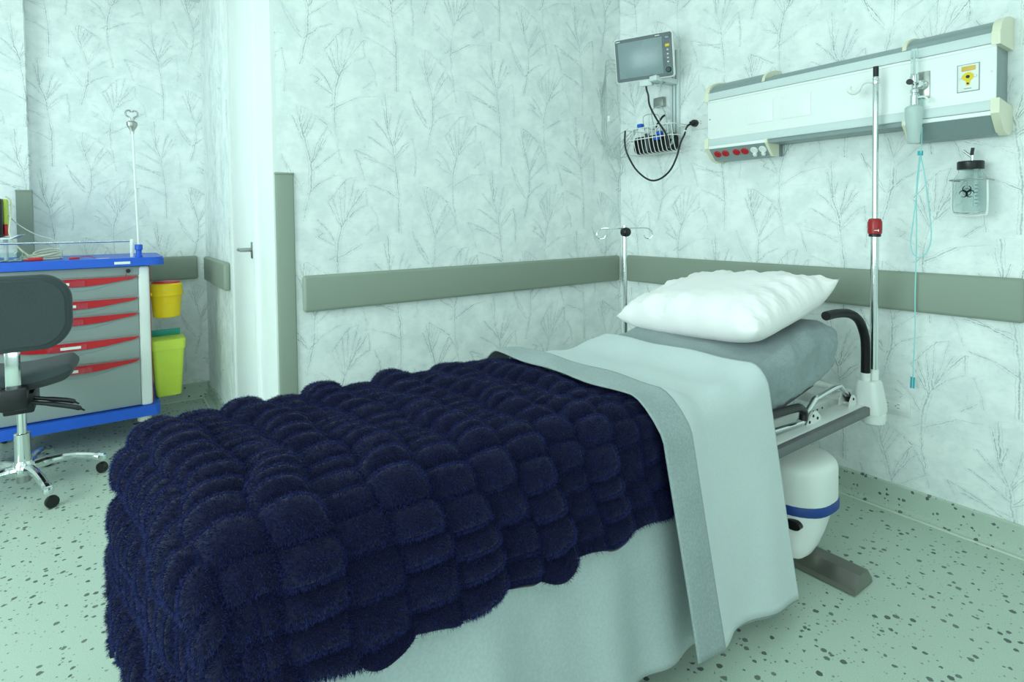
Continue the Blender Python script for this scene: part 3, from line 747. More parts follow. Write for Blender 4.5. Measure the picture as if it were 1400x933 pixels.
for y in (Y0+.012, Y1-.012): obj('screw', MB().lathe((XF_-.001, y, 1.712), [(.0035, -.001), (.0035, .002)], 10, 'x'), 'steel', fp)
for a, b in ((-.949, -1.080), (-1.115, -1.251)):
    obj('blank_plate', MB().box((XF_-.003, b, 1.658), (XF_, a, 1.758), .0012), 'panel_white', fp)
gp = obj('vacuum_outlet', MB().box((XF_-.004, -1.831, 1.656), (XF_, -1.771, 1.749), .0015), 'white_plastic', hw)
obj('plate_edge', MB().box((XF_-.0015, -1.8335, 1.6535), (XF_-.0002, -1.7685, 1.7515)), 'alu_grey', gp)
obj('gold_label', MB().box((XF_-.0065, -1.822, 1.727), (XF_-.003, -1.782, 1.743), .001), 'gold', gp)
yk = []
for k in range(28):
    t_ = 2*PI*k/28; yk.append((-1.801+.0165*math.cos(t_), 1.706+.0155*math.sin(t_)))
obj('yellow_print', MB().prism(yk, 'x', XF_-.0062, XF_-.003).prism([(-1.808, 1.70), (-1.794, 1.70), (-1.796, 1.676), (-1.806, 1.676)], 'x', XF_-.0060, XF_-.003), 'yellow_print', gp)
obj('port', MB().lathe((XF_-.0065, -1.801, 1.706), [(.0055, -.002), (.0055, .002)], 14, 'x'), 'ink', gp)
obj('port', MB().lathe((XF_-.0062, -1.801, 1.682), [(.0032, -.002), (.0032, .002)], 12, 'x'), 'ink', gp)
for y in (-1.780, -1.822): obj('screw', MB().lathe((XF_-.005, y, 1.706), [(.0045, -.002), (.0045, .002)], 12, 'x'), 'steel', gp)
obj('caption_print', MB().box((XF_-.0046, -1.811, 1.6635), (XF_-.0038, -1.790, 1.6665)), 'alu_grey', gp)
op = obj('oxygen_outlet', MB().box((XF_-.005, -1.687, 1.653), (XF_, -1.643, 1.753), .002), 'steel', hw)
for z in (1.742, 1.664): obj('screw', MB().lathe((XF_-.006, -1.655, z), [(.004, -.002), (.004, .002)], 12, 'x'), 'dull_steel', op)

# oxygen flowmeter plugged into the steel outlet, humidifier bottle, tubing
fm = thing('oxygen_flowmeter', (-.19, -1.632, 1.49), 'chrome oxygen flowmeter with a frosted bottle hanging on the wall panel', 'flowmeter')
fx, fy = -.188, -1.650
obj('adapter', MB().lathe((XF_-.005, -1.667, 1.702), [(.015, .0), (.017, -.006), (.017, -.020), (.012, -.024), (.012, -.040)], 18, 'x'), 'chrome', fm)
obj('flow_tube', MB().lathe((fx, fy, 1.735), [(.0115, 0), (.0115, .095), (.009, .10)], 18), 'clear', fm)
obj('float_rod', MB().tube([(fx, fy, 1.735), (fx, fy, 1.825)], .003, 8), 'white_plastic', fm)
obj('valve_body', MB().lathe((fx, fy, 1.628), [(.013, 0), (.013, .035), (.009, .037), (.009, .043), (.013, .045), (.013, .056), (.0085, .06), (.0085, .078), (.014, .082), (.0145, .108), (.011, .112)], 18).tube([(fx, fy, 1.702), (-.165, -1.667, 1.702)], .008, 10), 'chrome', fm)
obj('control_knob', MB().lathe((fx-.022, fy+.004, 1.710), [(.010, -.002), (.0105, -.012), (.010, -.014)][::-1]+[(.006, .012)], 14, 'x'), 'black', fm)
obj('bottle', MB().lathe((fx, fy, 1.486), [(.017, 0), (.0195, .004), (.021, .03), (.027, .085), (.029, .12), (.029, .132), (.022, .138)], 20), 'frost', fm)
obj('outlet_nipple', MB().tube([(fx+.005, fy-.012, 1.655), (fx, fy-.035, 1.652), (fx, fy-.048, 1.630)], .004, 8, 4), 'white_plastic', fm)
ot = thing('oxygen_tube', (-.13, -1.65, 1.06), 'thin aqua oxygen tube looping down the wall from the flowmeter', 'tube')
obj('tube_loop', MB().tube([(fx+.004, fy-.012, 1.668), (-.165, -1.668, 1.640), (-.14, -1.660, 1.589), (-.13, -1.655, 1.47), (-.12, -1.645, 1.397), (-.10, -1.630, 1.287), (-.09, -1.615, 1.175), (-.085, -1.608, 1.105), (-.085, -1.620, 1.063), (-.085, -1.640, 1.056), (-.085, -1.662, 1.079), (-.085, -1.675, 1.134), (-.09, -1.670, 1.23), (-.11, -1.660, 1.368), (-.125, -1.652, 1.445)], .0022, 8, 5), 'aqua', ot)
obj('tube_tail', MB().tube([(-.115, -1.645, 1.44), (-.06, -1.617, 1.317), (-.055, -1.617, 1.116), (-.05, -1.612, .914), (-.05, -1.613, .769), (-.05, -1.609, .651), (-.05, -1.607, .575)], .0022, 8, 5), 'aqua', ot)
obj('connector', MB().box((-.130, -1.658, 1.445), (-.118, -1.642, 1.462), .002), 'aqua_dark', ot)
for dy in (-.004, .005): obj('connector', MB().tube([(-.05, -1.607+dy, .575), (-.05, -1.605+dy, .531)], .0036, 8), 'aqua_dark', ot)

# suction jar in its wire holder
jr = thing('suction_jar', (-.06, -1.79, 1.21), 'clear glass suction jar with a black lid and biohazard symbol on the wall', 'jar')
jx, jy = -.062, -1.787
def jring(z, hx, r): return rrect(jx-hx, jx+hx, jy-hx, jy+hx, r, z, 4)
out = [jring(1.222, .036, .015), jring(1.226, .043, .016), jring(1.24, .0445, .016), jring(1.335, .0445, .016), jring(1.352, .042, .020), jring(1.364, .037, .024), jring(1.372, .0355, .0345), jring(1.385, .0355, .0345)]
inn = [[(jx+(p[0]-jx)*.93, jy+(p[1]-jy)*.93, p[2]+(.004 if i < 2 else 0)) for p in r] for i, r in enumerate(out)]
mb = MB(); nR = len(out[0]); allr = out + inn[::-1]; mb.loft(allr)
obj('glass_body', mb, 'glass', jr, sharp=50)
obj('lid', MB().lathe((jx, jy, 1.384), [(.039, 0), (.040, .002), (.040, .027), (.037, .030)], 24), 'black', jr)
obj('spout', MB().tube([(jx, jy-.004, 1.412), (jx, jy-.004, 1.435), (jx, jy-.001, 1.445)], .0045, 10), 'chrome', jr)
obj('spout_cap', MB().tube([(jx, jy-.003, 1.436), (jx, jy-.006, 1.462)], .0055, 10), 'black', jr)
obj('side_spout', MB().tube([(jx, jy-.002, 1.430), (jx-.004, jy+.022, 1.455)], .0042, 10), 'steel', jr)
obj('float_tube', MB().tube([(jx, jy-.016, 1.40), (jx, jy-.016, 1.25)], .008, 12), 'frost', jr)
ho = obj('wire_holder', MB().tube([(jx-.010, jy+.052, 1.345), (jx-.010, jy+.052, 1.232), (jx-.010, jy+.038, 1.217), (jx-.010, jy, 1.214), (jx-.010, jy-.038, 1.217), (jx-.010, jy-.052, 1.232), (jx-.010, jy-.052, 1.345)], .0035, 8, 4), 'white_plastic', jr)
obj('wire_holder', MB().tube([(0, jy+.052, 1.345), (jx-.036, jy+.052, 1.345), (jx-.049, jy+.030, 1.345), (jx-.049, jy-.030, 1.345), (jx-.036, jy-.052, 1.345), (0, jy-.052, 1.345)], .0025, 8, 3), 'steel', jr)
# biohazard symbol and graduation marks on the front of the jar
fxj = jx-.0452
def ring2(cy, cz, r0, r1, a0, a1, n=20):
    mb = MB(); G = np.zeros((n, 2, 3))
    for i, t_ in enumerate(np.linspace(a0, a1, n)):
        wv = (r1-r0)*(.25+.75*math.sin(PI*i/(n-1)))
        for k, r in enumerate((r0, r0+wv)): G[i, k] = (fxj, cy+r*math.cos(t_), cz+r*math.sin(t_))
    return mb.grid(G)
mk = MB(); bc = (jy-.002, 1.300)
for k in range(3):
    a = PI/2+k*2*PI/3; q = ring2(bc[0]+.0125*math.cos(a), bc[1]+.0125*math.sin(a), .0100, .0150, a+.45, a+2*PI-.45); mk.add(q.v, q.f)
q = ring2(bc[0], bc[1], .0110, .0135, 0, 2*PI, 30); mk.add(q.v, q.f)
bs = obj('biohazard_symbol', mk, 'ink', jr, fix=False); md = bs.modifiers.new('t', 'SOLIDIFY'); md.thickness = .0006
mk = MB()
for k in range(6): mk.box((fxj-.0005, jy-.034, 1.258+k*.013), (fxj+.0003, jy-.025, 1.2600+k*.013))
obj('graduation_marks', mk, 'ink', jr)

# outlets
def outlet(name, y0, y1, z0, z1, label, horiz=True):
    o = thing(name, (0, (y0+y1)/2, z0), label, 'wall socket')
    p_ = obj('cover_plate', MB().box((-.007, y0, z0), (0, y1, z1), .0025), 'white_plastic', o)
    return o, p_
o, p_ = outlet('wall_outlet', -1.583, -1.460, .396, .466, 'white double wall socket low on the wall beside the bed corner')
obj('receptacle', MB().box((-.0095, -1.567, .413), (-.006, -1.476, .449), .002), 'panel_white', o)
for yc in (-1.502, -1.542):
    for dz in (-.008, .006): obj('slot', MB().box((-.0102, yc-.004, .432+dz), (-.009, yc+.005, .4335+dz)), 'ink', o)
    obj('slot', MB().lathe((-.0098, yc+.010, .432), [(.002, -.0004), (.002, .0006)], 8, 'x'), 'ink', o)
o, p_ = outlet('wall_outlet', -.640, -.530, 1.698, 1.768, 'white wall socket with a black plug left of the wall panel')
for dz in (-.006, .006): obj('slot', MB().box((-.0085, -.596, 1.733+dz), (-.0065, -.590, 1.735+dz)), 'ink', o)
obj('slot', MB().box((-.0085, -.583, 1.7315), (-.0065, -.580, 1.7345)), 'ink', o)

# ------------------------------------------------------------------ monitor and its basket of cables
mc = Vector((-.22, -.381, 2.096)); mn = Vector((-.907, -.376, -.189)).normalized(); mr = Vector((.3828, -.9238, 0)); mu = mn.cross(mr).normalized()
if mu.z < 0: mu = -mu
MMt = Matrix((mr, mu, mn)).transposed().to_4x4(); MMt.translation = mc
mo = thing('patient_monitor', (-.05, -.38, 1.93), 'white patient monitor with a grey screen on a wall arm above the cable basket', 'monitor')
def mpart(name, mb, mat, par=mo, **k): mb.xf(MMt); return obj(name, mb, mat, par, **k)
W2, H2 = .1645, .120
mpart('housing', MB().loft([[(p[0], p[1], -.055) for p in rrect(-W2+.015, W2-.015, -H2+.012, H2-.012, .015, 0)], [(p[0], p[1], -.018) for p in rrect(-W2, W2, -H2, H2, .015, 0)], [(p[0], p[1], -.002) for p in rrect(-W2, W2, -H2, H2, .015, 0)], [(p[0], p[1], .002) for p in rrect(-W2+.003, W2-.003, -H2+.003, H2-.003, .013, 0)]]), 'white_plastic')
bz = mpart('bezel', MB().prism(rpoly(-W2+.006, W2-.006, -H2+.006, H2-.006, .011), 'z', .001, .0045), 'bezel')
mpart('screen', MB().box((-.142, -.096, .003), (.106, .096, .0055), .001), 'screen', bz)
mpart('alarm_button', MB().box((.122, .040, .004), (.145, .054, .0065), .002), 'yellow_print', bz)
mpart('button', MB().box((.122, .062+.02, .004), (.145, .074+.02, .0065), .003), 'screen', bz)
for k, yy in enumerate((.024, .002, -.018, -.038)): mpart('button', MB().box((.129, yy-.004, .004), (.139, yy+.004, .0055), .002), 'alu', bz)
mpart('dial', MB().lathe((.134, -.080, .004), [(.0155, 0), (.0155, .006), (.012, .010), (.011, .010)], 20), 'black', bz)
mpart('dial_ring', MB().lathe((.134, -.080, .0042), [(.0190, 0), (.0190, .0012)], 24), 'teal', bz)
mpart('name_print', MB().box((-.152, .1025, .0044), (-.128, .1065, .0050)), 'label', bz)
mpart('name_print', MB().box((.070, .1025, .0044), (.094, .1065, .0050)), 'label', bz)
mpart('port_block', MB().box((-.166, -.055, -.045), (-.160, .02, -.02), .002), 'alu_grey')
mpart('recorder_box', MB().box((-.035, -.150, -.050), (.035, -.118, .0), .004), 'alu')
mpart('mount_block', MB().box((.04, -.145, -.075), (.10, -.119, -.035), .005).lathe((.082, -.138, -.035), [(.012, -.01), (.012, .02)], 14, 'z'), 'alu_grey')
ch = obj('wall_channel', MB().box((-.018, -.455, 1.60), (0, -.395, 2.16), .002), 'alu', mo)
obj('arm', MB().box((-.20, -.45, 1.965), (-.018, -.40, 1.995), .005), 'alu', mo)
obj('channel_groove', MB().box((-.0195, -.440, 1.60), (-.017, -.433, 2.16)).box((-.0195, -.418, 1.60), (-.017, -.411, 2.16)), 'alu_grey', ch)
pk = obj('wall_clip', MB().box((-.03, -.355, 1.86), (-.001, -.285, 1.915), .003), 'steel', mo)

bk = thing('wire_basket', (-.10, -.35, 1.585), 'white wire basket on the wall holding loose cables below the monitor', 'basket')
def sec(z): f_ = (1.725-z)/.14; return -.205-.0*f_, -.525+.012*f_, -.17+.035*f_
for i, y in enumerate(np.linspace(-.195, -.525, 13)):
    obj('wire', MB().tube([(-.170, y, 1.728), (-.155, y, 1.65), (-.140, y, 1.600), (-.120, y, 1.585), (-.02, y, 1.585)], .0022, 6, 2), 'white_plastic', bk)
for z, xo in ((1.728, -.170), (1.668, -.158)):
    obj('wire', MB().tube([(-.015, -.195, z), (xo+.02, -.195, z), (xo, -.21, z), (xo, -.51, z), (xo+.02, -.525, z), (-.015, -.525, z)], .0028, 6), 'white_plastic', bk)
for z in (1.728, 1.668, 1.61): obj('wire', MB().tube([(-.012, -.195, z), (-.012, -.525, z)], .0028, 6), 'white_plastic', bk)
obj('wire', MB().tube([(-.07, -.195, 1.585), (-.07, -.525, 1.585)], .0024, 6), 'white_plastic', bk)
# contents
cu = thing('blood_pressure_cuff', (-.08, -.30, 1.59), 'folded black cuff in the wire basket', 'cuff')
obj('cuff_roll', MB().loft([[(-.075+p[0], y, 1.640+p[1]) for p in rpoly(-.045*k, .045*k, -.048*k, .052*k, .03*k)] for y, k in ((-.208, .8), (-.218, 1), (-.46, 1), (-.47, .8))]), 'black_foam', cu)
obj('strap', MB().box((-.125, -.33, 1.60), (-.115, -.30, 1.70), .002), 'darkgrey', cu)
cb = thing('cable_bundle', (-.08, -.42, 1.60), 'coiled grey sensor cables with blue clips in the wire basket', 'cables')
rs = random.Random(4)
for k in range(7):
    yc, zc, r = -.40-rs.random()*.07, 1.645+rs.random()*.04, .035+.02*rs.random()
    obj('coil', MB().tube([(-.09-.02*rs.random(), yc+r*math.cos(t_), zc+r*1.15*math.sin(t_)) for t_ in np.linspace(0, 2*PI, 12)[:-1]], .0028, 6, 3, closed=True), 'cable', cb)
for y, z in ((-.285, 1.748), (-.42, 1.69), (-.405, 1.665)):
    obj('clip', MB().box((-.155, y-.018, z-.012), (-.130, y+.014, z+.008), .003), 'blue', cb)
obj('lead', MB().tube([(-.10, -.36, 1.70), (-.09, -.33, 1.78), (-.07, -.31, 1.84), (-.05, -.36, 1.85), (-.08, -.42, 1.78), (-.10, -.44, 1.70)], .0030, 6, 5), 'cable', cb)
obj('lead', MB().tube([(-.12, -.30, 1.72), (-.10, -.27, 1.80), (-.06, -.29, 1.82), (-.06, -.35, 1.80), (-.10, -.39, 1.72)], .0026, 6, 5), 'cable', cb)
obj('lead', MB().tube([(-.09, -.34, 1.72), (-.06, -.375, 1.79), (-.045, -.39, 1.80)], .006, 8, 3), 'black', cb)
sl = thing('sensor_leads', (-.10, -.06, 1.60), 'thin pale sensor leads hanging from the monitor side into the basket', 'cables')
side = [MMt @ Vector((-.168, y, -.03)) for y in (.012, -.012, -.035, -.055)]
for k, p0 in enumerate(side):
    q = [p0, p0+Vector((-.03, .05, .004)), (-.20, -.07+.012*k, 2.02-.02*k), (-.17, -.045+.015*k, 1.86), (-.17, -.05+.02*k, 1.72), (-.17, -.085, 1.62-.015*k), (-.165, -.13, 1.57+.012*k), (-.16, -.19, 1.60+.03*k), (-.14, -.27, 1.735), (-.10, -.34, 1.72)]
    obj('lead', MB().tube(q, .0027, 6, 5), 'cable', sl)
obj('lead', MB().tube([(-.15, -.20, 1.74), (-.16, -.12, 1.70), (-.165, -.05, 1.60), (-.165, -.09, 1.52), (-.165, -.145, 1.47), (-.165, -.17, 1.52), (-.165, -.15, 1.60), (-.15, -.20, 1.66)], .0022, 6, 5), 'cable', sl)
obj('lead', MB().tube([(-.15, -.22, 1.715), (-.172, -.14, 1.655), (-.172, -.06, 1.615), (-.172, -.12, 1.585), (-.172, -.195, 1.575), (-.172, -.21, 1.585)], .0024, 6, 5), 'cable', sl)
obj('joint', MB().box((-.175, -.075, 1.80), (-.163, -.055, 1.835), .003), 'white_plastic', sl)
pc = thing('power_cord', (-.16, -.40, 1.43), 'black power cord looping from the monitor through the basket to the wall plug', 'power cord')
obj('cord', MB().tube([(-.185, -.365, 1.975), (-.185, -.370, 1.93), (-.180, -.377, 1.901), (-.180, -.388, 1.839), (-.180, -.440, 1.751), (-.182, -.490, 1.685), (-.182, -.515, 1.631), (-.178, -.515, 1.605), (-.150, -.495, 1.60)], .0052, 8, 5), 'black', pc)
obj('cord', MB().tube([(-.180, -.205, 1.725), (-.182, -.203, 1.68), (-.180, -.205, 1.63), (-.174, -.222, 1.577), (-.168, -.270, 1.502), (-.162, -.335, 1.447), (-.155, -.390, 1.427), (-.15, -.448, 1.44), (-.145, -.500, 1.48), (-.14, -.536, 1.544), (-.13, -.555, 1.62), (-.115, -.568, 1.663), (-.09, -.556, 1.69), (-.06, -.545, 1.715), (-.045, -.556, 1.728)], .0052, 8, 5), 'black', pc)
obj('cord_tag', MB().tube([(-.118, -.566, 1.652), (-.098, -.560, 1.686)], .0066, 10), 'white_plastic', pc)
obj('plug', MB().lathe((-.008, -.560, 1.733), [(.019, 0), (.019, -.018), (.016, -.028), (.009, -.034), (.007, -.046)], 18, 'x'), 'black', pc)

# ------------------------------------------------------------------ drawer trolley
TY = 1.25; tr = thing('drawer_trolley', (-2.81, 1.5, 0), 'grey and blue medical trolley with red drawer handles', 'trolley')
obj('body', MB().box((-3.165, TY+.012, .21), (-2.455, 1.74, .985), .004), 'alu', tr)
for a in (-3.172, -2.500): obj('corner_post', MB().box((a, TY-.004, .205), (a+.052, TY+.05, .985), .012, 3), 'white_plastic', tr)
obj('side_trim', MB().box((-2.452, TY+.02, .205), (-2.444, TY+.035, .985)), 'label_red', tr)
tp = obj('top', MB().prism(rpoly(-3.26, -2.375, 1.205, 1.79, .06, 6), 'z', .990, 1.026), 'blue', tr, sharp=40)
obj('top_rim', MB().prism(rpoly(-3.255, -2.38, 1.21, 1.785, .058, 6), 'z', 1.026, 1.034).prism(rpoly(-3.20, -2.43, 1.26, 1.74, .04, 6), 'z', 1.034, 1.0345), 'blue', tp, sharp=40)
obj('sticker', MB().box((-2.606, 1.2035, 1.002), (-2.535, 1.2055, 1.016)), 'label', tp)
obj('sticker', MB().lathe((-2.655, 1.27, 1.0345), [(.03, 0), (.03, .0008)], 20, sy=.6), 'label', tp)
bs = obj('base', MB().prism(rpoly(-3.22, -2.412, 1.225, 1.78, .035, 5), 'z', .150, .205), 'blue', tr, sharp=40)
tp2 = obj('lock_panel', MB().box((-3.12, TY-.002, .937), (-2.488, TY+.02, .986), .003), 'trolley_grey', tr)
obj('lock', MB().lathe((-2.545, TY-.004, .962), [(.011, -.006), (.011, .006)], 16, 'y'), 'black', tp2)
obj('seal_tag', MB().tube([(-2.552, TY-.012, .955), (-2.556, TY-.014, .935), (-2.547, TY-.014, .915)], .0018, 6, 3), 'label_red', tp2)
tops = (.934, .816, .731, .600, .474, .212)
for i in range(5):
    z1, z0 = tops[i], tops[i+1]
    d = obj('drawer', MB().box((-3.12, TY+.002, z0+.003), (-2.502, TY+.02, z1-.001), .003), 'trolley_grey', tr)
    xs = np.linspace(-2.503, -3.117, 33); cx_ = -2.81
    def dep(x): return float(np.interp(1-abs(x-cx_)/.307, [0, .04, .10, .20, .30, .50, .75, 1], [.001, .009, .016, .019, .024, .034, .040, .041]))
    poly = [(x, z1-.003) for x in xs] + [(x, z1-.003-dep(x)) for x in xs[::-1]]
    obj('handle', MB().prism(poly, 'y', TY-.010, TY+.003), 'red', d, smooth=False)
    poly = [(x, z1-.003-dep(x)) for x in xs] + [(x, z1-.003-dep(x)-.001-.021*float(sm((1-abs(x-cx_)/.307-.1)/.7))) for x in xs[::-1]]
    obj('handle_recess', MB().prism(poly, 'y', TY-.002, TY+.004), 'alu_grey', d, smooth=False)
    lw = (.045, .06, .052, .085, .05)[i]; off = (-.0, .01, -.01, 0, .02)[i]
    hl = obj('label_holder', MB().box((cx_+off-.09, TY-.0125, z1-.042), (cx_+off+.075, TY-.010, z1-.012)), 'label_red', d)
    obj('label', MB().box((cx_+off-.035, TY-.0135, z1-.034), (cx_+off-.035+lw, TY-.012, z1-.020)), 'label', hl)
def caster(parent, x, y, z1, rad, wmat='black', fmat='cream_plastic', ang=0.):
    c = obj('caster', MB().lathe((x, y, z1-.045), [(.028, 0), (.034, .005), (.034, .045)], 16).box((x-.020, y-.01, rad-.01), (x-.014, y+.04, z1-.035)).box((x+.014, y-.01, rad-.01), (x+.020, y+.04, z1-.035)), fmat, parent)
    obj('wheel', MB().lathe((x, y+.02, rad), [(rad*.5, -.013), (rad*.94, -.013), (rad, -.007), (rad, .007), (rad*.94, .013), (rad*.5, .013)], 20, 'x'), wmat, c)
    return c
for x, y in ((-2.488, 1.30), (-3.13, 1.30), (-2.488, 1.70), (-3.13, 1.70)):
    c = caster(tr, x, y, .152, .050)
    if y < 1.5: obj('brake_pedal', MB().box((x-.055, y-.045, .085), (x-.015, y-.005, .105), .004), 'darkgrey', c)
obj('rear_rail', MB().tube([(-3.22, 1.30, 1.127), (-2.527, 1.30, 1.124)], .0055, 10), 'chrome', tr)
for x in (-2.524, -3.2): obj('rail_post', MB().box((x-.008, 1.292, 1.03), (x+.008, 1.308, 1.135), .003), 'white_plastic', tr)
ip = thing('trolley_drip_pole', (-2.49, 1.29, 1.03), 'thin white drip pole standing on the blue trolley top', 'drip pole')
obj('pole_holder', MB().lathe((-2.492, 1.28, 1.030), [(.018, 0), (.018, .012), (.014, .016), (.014, .042), (.019, .046), (.019, .072), (.013, .075)], 16), 'blue', ip)
obj('pole', MB().tube([(-2.492, 1.28, 1.09), (-2.505, 1.28, 1.745)], .0058, 12), 'white_plastic', ip)
obj('clamp', MB().lathe((-2.506, 1.28, 1.735), [(.008, -.02), (.010, 0), (.022, .02), (.026, .03), (.026, .045), (.015, .052)], 14, sy=.6), 'steel', ip)
for sg in (-1, 1):
    obj('hook', MB().tube([(-2.506+sg*.006, 1.28, 1.785), (-2.506+sg*.010, 1.28, 1.805), (-2.506+sg*.026, 1.28, 1.818), (-2.506+sg*.026, 1.28, 1.838), (-2.506+sg*.010, 1.28, 1.845), (-2.506+sg*.004, 1.28, 1.835)], .0045, 8, 4), 'steel', ip)

# things on the trolley
dt = thing('defibrillator', (-3.20, 1.45, 1.155), 'black defibrillator with lime edges on the raised tray at the picture edge', 'defibrillator')
obj('case', MB().box((-3.36, 1.34, 1.158), (-3.064, 1.56, 1.36), .02, 3), 'black', dt)
obj('edge_strip', MB().box((-3.066, 1.40, 1.175), (-3.053, 1.50, 1.355), .005), 'lime', dt)
obj('red_tab', MB().box((-3.062, 1.38, 1.165), (-3.048, 1.41, 1.225), .003), 'red', dt)
ty = thing('raised_tray', (-3.2, 1.45, 1.036), 'grey raised tray on a post at the left end of the trolley', 'tray')
obj('plate', MB().prism([(-3.42, 1.148), (-3.03, 1.148), (-3.0, 1.166), (-3.0, 1.170), (-3.03, 1.157), (-3.42, 1.157)], 'y', 1.30, 1.60), 'alu', ty)
obj('post', MB().tube([(-3.20, 1.45, 1.035), (-3.20, 1.45, 1.15)], .02, 14), 'steel', ty)
obj('post', MB().tube([(-3.065, 1.45, 1.035), (-3.065, 1.45, 1.15)], .010, 12), 'white_plastic', ty)
cc = thing('cable_coil', (-2.93, 1.40, 1.036), 'coil of cream cable lying on the blue trolley top', 'cable')
for k in range(4):
    r1, r2, ph = .095-.012*k, .075-.008*k, k*.4
    obj('loop', MB().tube([(-2.93+.012*k+r1*math.cos(t_+ph), 1.42+r2*math.sin(t_+ph), 1.040+.006*k+.030*(k % 2)*(.5+.5*math.cos(t_))) for t_ in np.linspace(0, 2*PI, 14)[:-1]], .0042, 8, 4, closed=True), 'cream_cable', cc)
obj('lead', MB().tube([(-3.06, 1.47, 1.37), (-3.035, 1.42, 1.34), (-3.035, 1.36, 1.24), (-3.035, 1.33, 1.17), (-3.0, 1.33, 1.10), (-2.95, 1.34, 1.05), (-2.90, 1.36, 1.042)], .0042, 8, 5), 'cream_cable', cc)
obj('lead', MB().tube([(-3.05, 1.44, 1.27), (-3.0, 1.40, 1.215), (-2.93, 1.38, 1.165), (-2.86, 1.36, 1.135), (-2.83, 1.35, 1.07), (-2.84, 1.37, 1.04)], .0026, 8, 5), 'cable', cc)
tag(obj('red_clip', MB().box((-2.965, 1.27, 1.036), (-2.905, 1.30, 1.052), .004).box((-2.985, 1.28, 1.036), (-2.962, 1.292, 1.044), .002), 'red'), 'red plastic clip beside the cable coil on the trolley', 'clip')
tag(obj('red_clip', MB().box((-2.80, 1.28, 1.036), (-2.755, 1.305, 1.046), .003).tube([(-2.76, 1.29, 1.042), (-2.72, 1.31, 1.048), (-2.69, 1.30, 1.038)], .002, 6, 3), 'red'), 'small red connector near the middle of the trolley top', 'connector')
tag(obj('clear_dish', MB().lathe((-3.035, 1.29, 1.036), [(.040, 0), (.048, .004), (.055, .045), (.053, .045), (.046, .006), (.001, .005)], 20), 'clear'), 'clear plastic dish at the left end of the trolley top', 'dish')

# waste bins on the trolley side
def bin_bracket(x, y, z, parent): obj('bracket', MB().box((-2.4435, y-.05, z), (x, y+.05, z+.02), .003), 'yellow' if z > .6 else 'lime', parent)
b1 = thing('sharps_bin', (-2.357, 1.42, .67), 'small round yellow sharps bin with a red lid on the trolley side', 'waste bin')
obj('tub', MB().lathe((-2.357, 1.42, .668), [(.066, 0), (.070, .004), (.079, .125), (.086, .128), (.086, .150), (.080, .152)], 32), 'yellow', b1)
obj('collar', MB().lathe((-2.357, 1.42, .812), [(.084, 0), (.084, .045), (.074, .056)], 32), 'yellow', b1)
obj('lid', MB().lathe((-2.357, 1.42, .866), [(.074, 0), (.074, .008), (.066, .012)], 32), 'red', b1)
bin_bracket(-2.43, 1.42, .80, b1)
b2 = thing('waste_bin', (-2.357, 1.42, .20), 'tall tapered lime waste bin with a teal flap on the trolley side', 'waste bin')
obj('tub', MB().loft([rrect(-2.422, -2.300, 1.36, 1.48, .02, .208), rrect(-2.425, -2.296, 1.355, 1.485, .02, .213), rrect(-2.440, -2.278, 1.335, 1.505, .022, .49)]), 'lime', b2, sharp=50)
obj('rim', MB().loft([rrect(-2.444, -2.272, 1.330, 1.510, .022, .485), rrect(-2.444, -2.270, 1.330, 1.510, .022, .540), rrect(-2.436, -2.279, 1.338, 1.502, .022, .543)]), 'lime', b2, sharp=50)
obj('flap', MB().box((-2.436, 1.49, .542), (-2.285, 1.505, .580), .004), 'teal', b2)
bin_bracket(-2.44, 1.42, .46, b2)

# ------------------------------------------------------------------ office chair
cx0, cy0 = -2.972, .89
oc = thing('office_chair', (cx0, cy0, 0), 'charcoal office chair on a chrome star base in front of the trolley', 'chair')
bkr = []
for y, k in ((.645, .90), (.652, .97), (.668, 1), (.690, 1), (.704, .97), (.710, .92)):
    pr = rpoly(-.195*k, .195*k, .845-.170*k, .845+.165*k, .10*k, 8)
    bkr.append([(cx0+.01+p[0], y+.35*p[0]**2*1.2+.02*(p[1]-.845), p[1]-.02*abs(p[0]/.195)**2*(1 if p[1] > .8 else -1)) for p in pr])
obj('backrest', MB().loft(bkr), 'chair_fabric', oc, sharp=50)
obj('back_shell', MB().loft([[(p[0]*.96+cx0*.04, p[1]-.006, .845+(p[2]-.845)*.94) for p in bkr[0]], [(p[0]*.985+cx0*.015, p[1]+.002, .845+(p[2]-.845)*.98) for p in bkr[0]]]), 'chair_fabric', oc, sharp=50)
obj('back_bar', MB().box((cx0-.026, .660, .50), (cx0+.026, .668, .72), .002), 'chrome', oc)
G = []
U, V = np.meshgrid(np.linspace(-1, 1, 21), np.linspace(-1, 1, 21), indexing='ij')
st = MB()
def seat_pt(u, v, top):
    x = cx0+.215*u*(1-.10*v*v*abs(u)); y = .905+.215*v*(1-.12*u*u*abs(v))
    e = max(abs(u), abs(v)); t_ = (1-e**6)**.5
    h = .535+.035*u*u-.02*(v > .4)*(v-.4)**2*4
    return (x, y, h + (.040*t_ if top else -.045*t_))
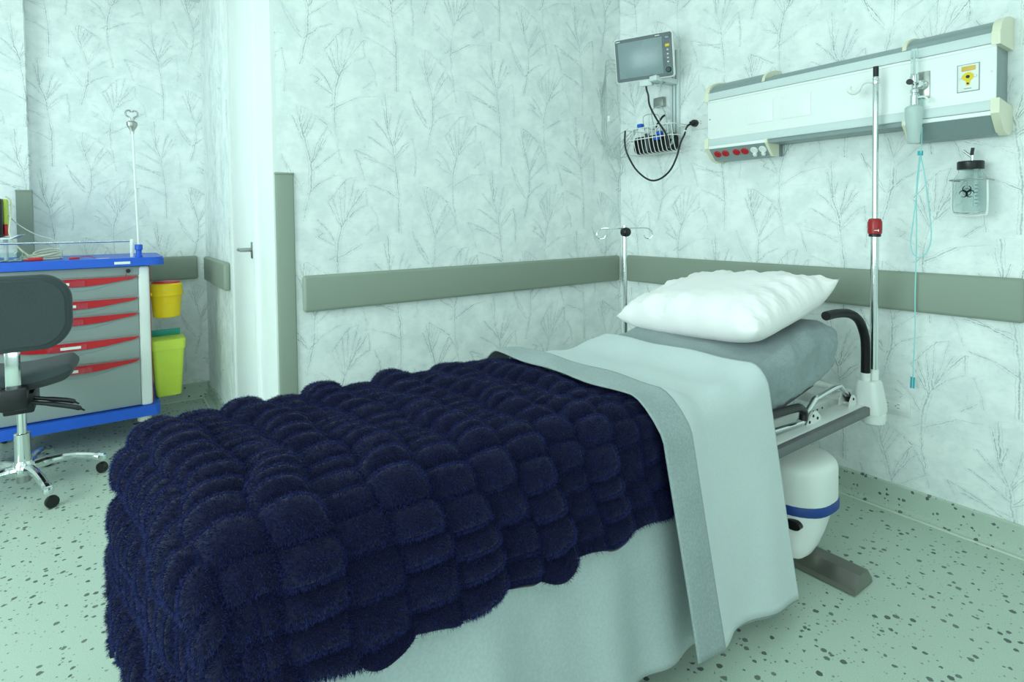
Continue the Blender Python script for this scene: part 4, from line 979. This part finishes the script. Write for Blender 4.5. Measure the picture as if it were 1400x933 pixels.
st.grid(np.array([[seat_pt(u, v, True) for v in np.linspace(-1, 1, 25)] for u in np.linspace(-1, 1, 25)]))
st.grid(np.array([[seat_pt(u, v, False) for v in np.linspace(-1, 1, 25)] for u in np.linspace(-1, 1, 25)]), flip=True)
obj('seat', st, 'chair_fabric', oc, sharp=60)
mech = obj('mechanism', MB().box((cx0-.045, .72, .40), (cx0+.06, .98, .487), .008).box((cx0-.045, .630, .44), (cx0+.045, .73, .530), .008), 'black', oc)
for k, (yy, zz, x1) in enumerate(((.74, .462, .215), (.72, .445, .235))):
    obj('lever', MB().tube([(cx0+.05, yy, zz), (cx0+.12, yy-.01, zz-.018), (cx0+x1-.03, yy-.02, zz-.035-.012*k), (cx0+x1, yy-.02, zz-.055-.012*k)], [.009, .011, .011, .004], 8, 4), 'black', mech)
obj('gas_column', MB().lathe((cx0, cy0, .10), [(.030, 0), (.030, .17), (.027, .172), (.018, .173), (.018, .33)], 18), 'chrome', oc)
obj('column_tail', MB().lathe((cx0, cy0, .045), [(.012, 0), (.026, .003), (.026, .06)], 16), 'steel', oc)
obj('hub', MB().lathe((cx0, cy0, .085), [(.045, 0), (.050, .012), (.048, .035), (.034, .060)], 20), 'chrome', oc)
for k in range(5):
    a = math.radians(-69+72*k); dx, dy = math.cos(a), math.sin(a)
    P_ = lambda r, z: (cx0+dx*r, cy0+dy*r, z)
    lg = obj('leg', MB().tube([P_(.03, .112), P_(.10, .122), P_(.18, .118), P_(.25, .098), P_(.29, .082)], [.022, .019, .017, .018, .022], 10, 5).lathe(P_(.29, .066), [(.018, 0), (.022, .012), (.018, .028)], 12), 'chrome', oc)
    wx, wy = cx0+dx*.29, cy0+dy*.29
    ww = MB().lathe((0, 0, 0), [(.014, -.012), (.024, -.012), (.026, -.006), (.026, .006), (.024, .012), (.014, .012)], 18, 'x')
    ww.xf(Matrix.Translation((wx-.012*dy, wy+.012*dx, .027)) @ Matrix.Rotation(a+k*.7, 4, 'Z'))
    obj('caster', ww, 'black', lg)
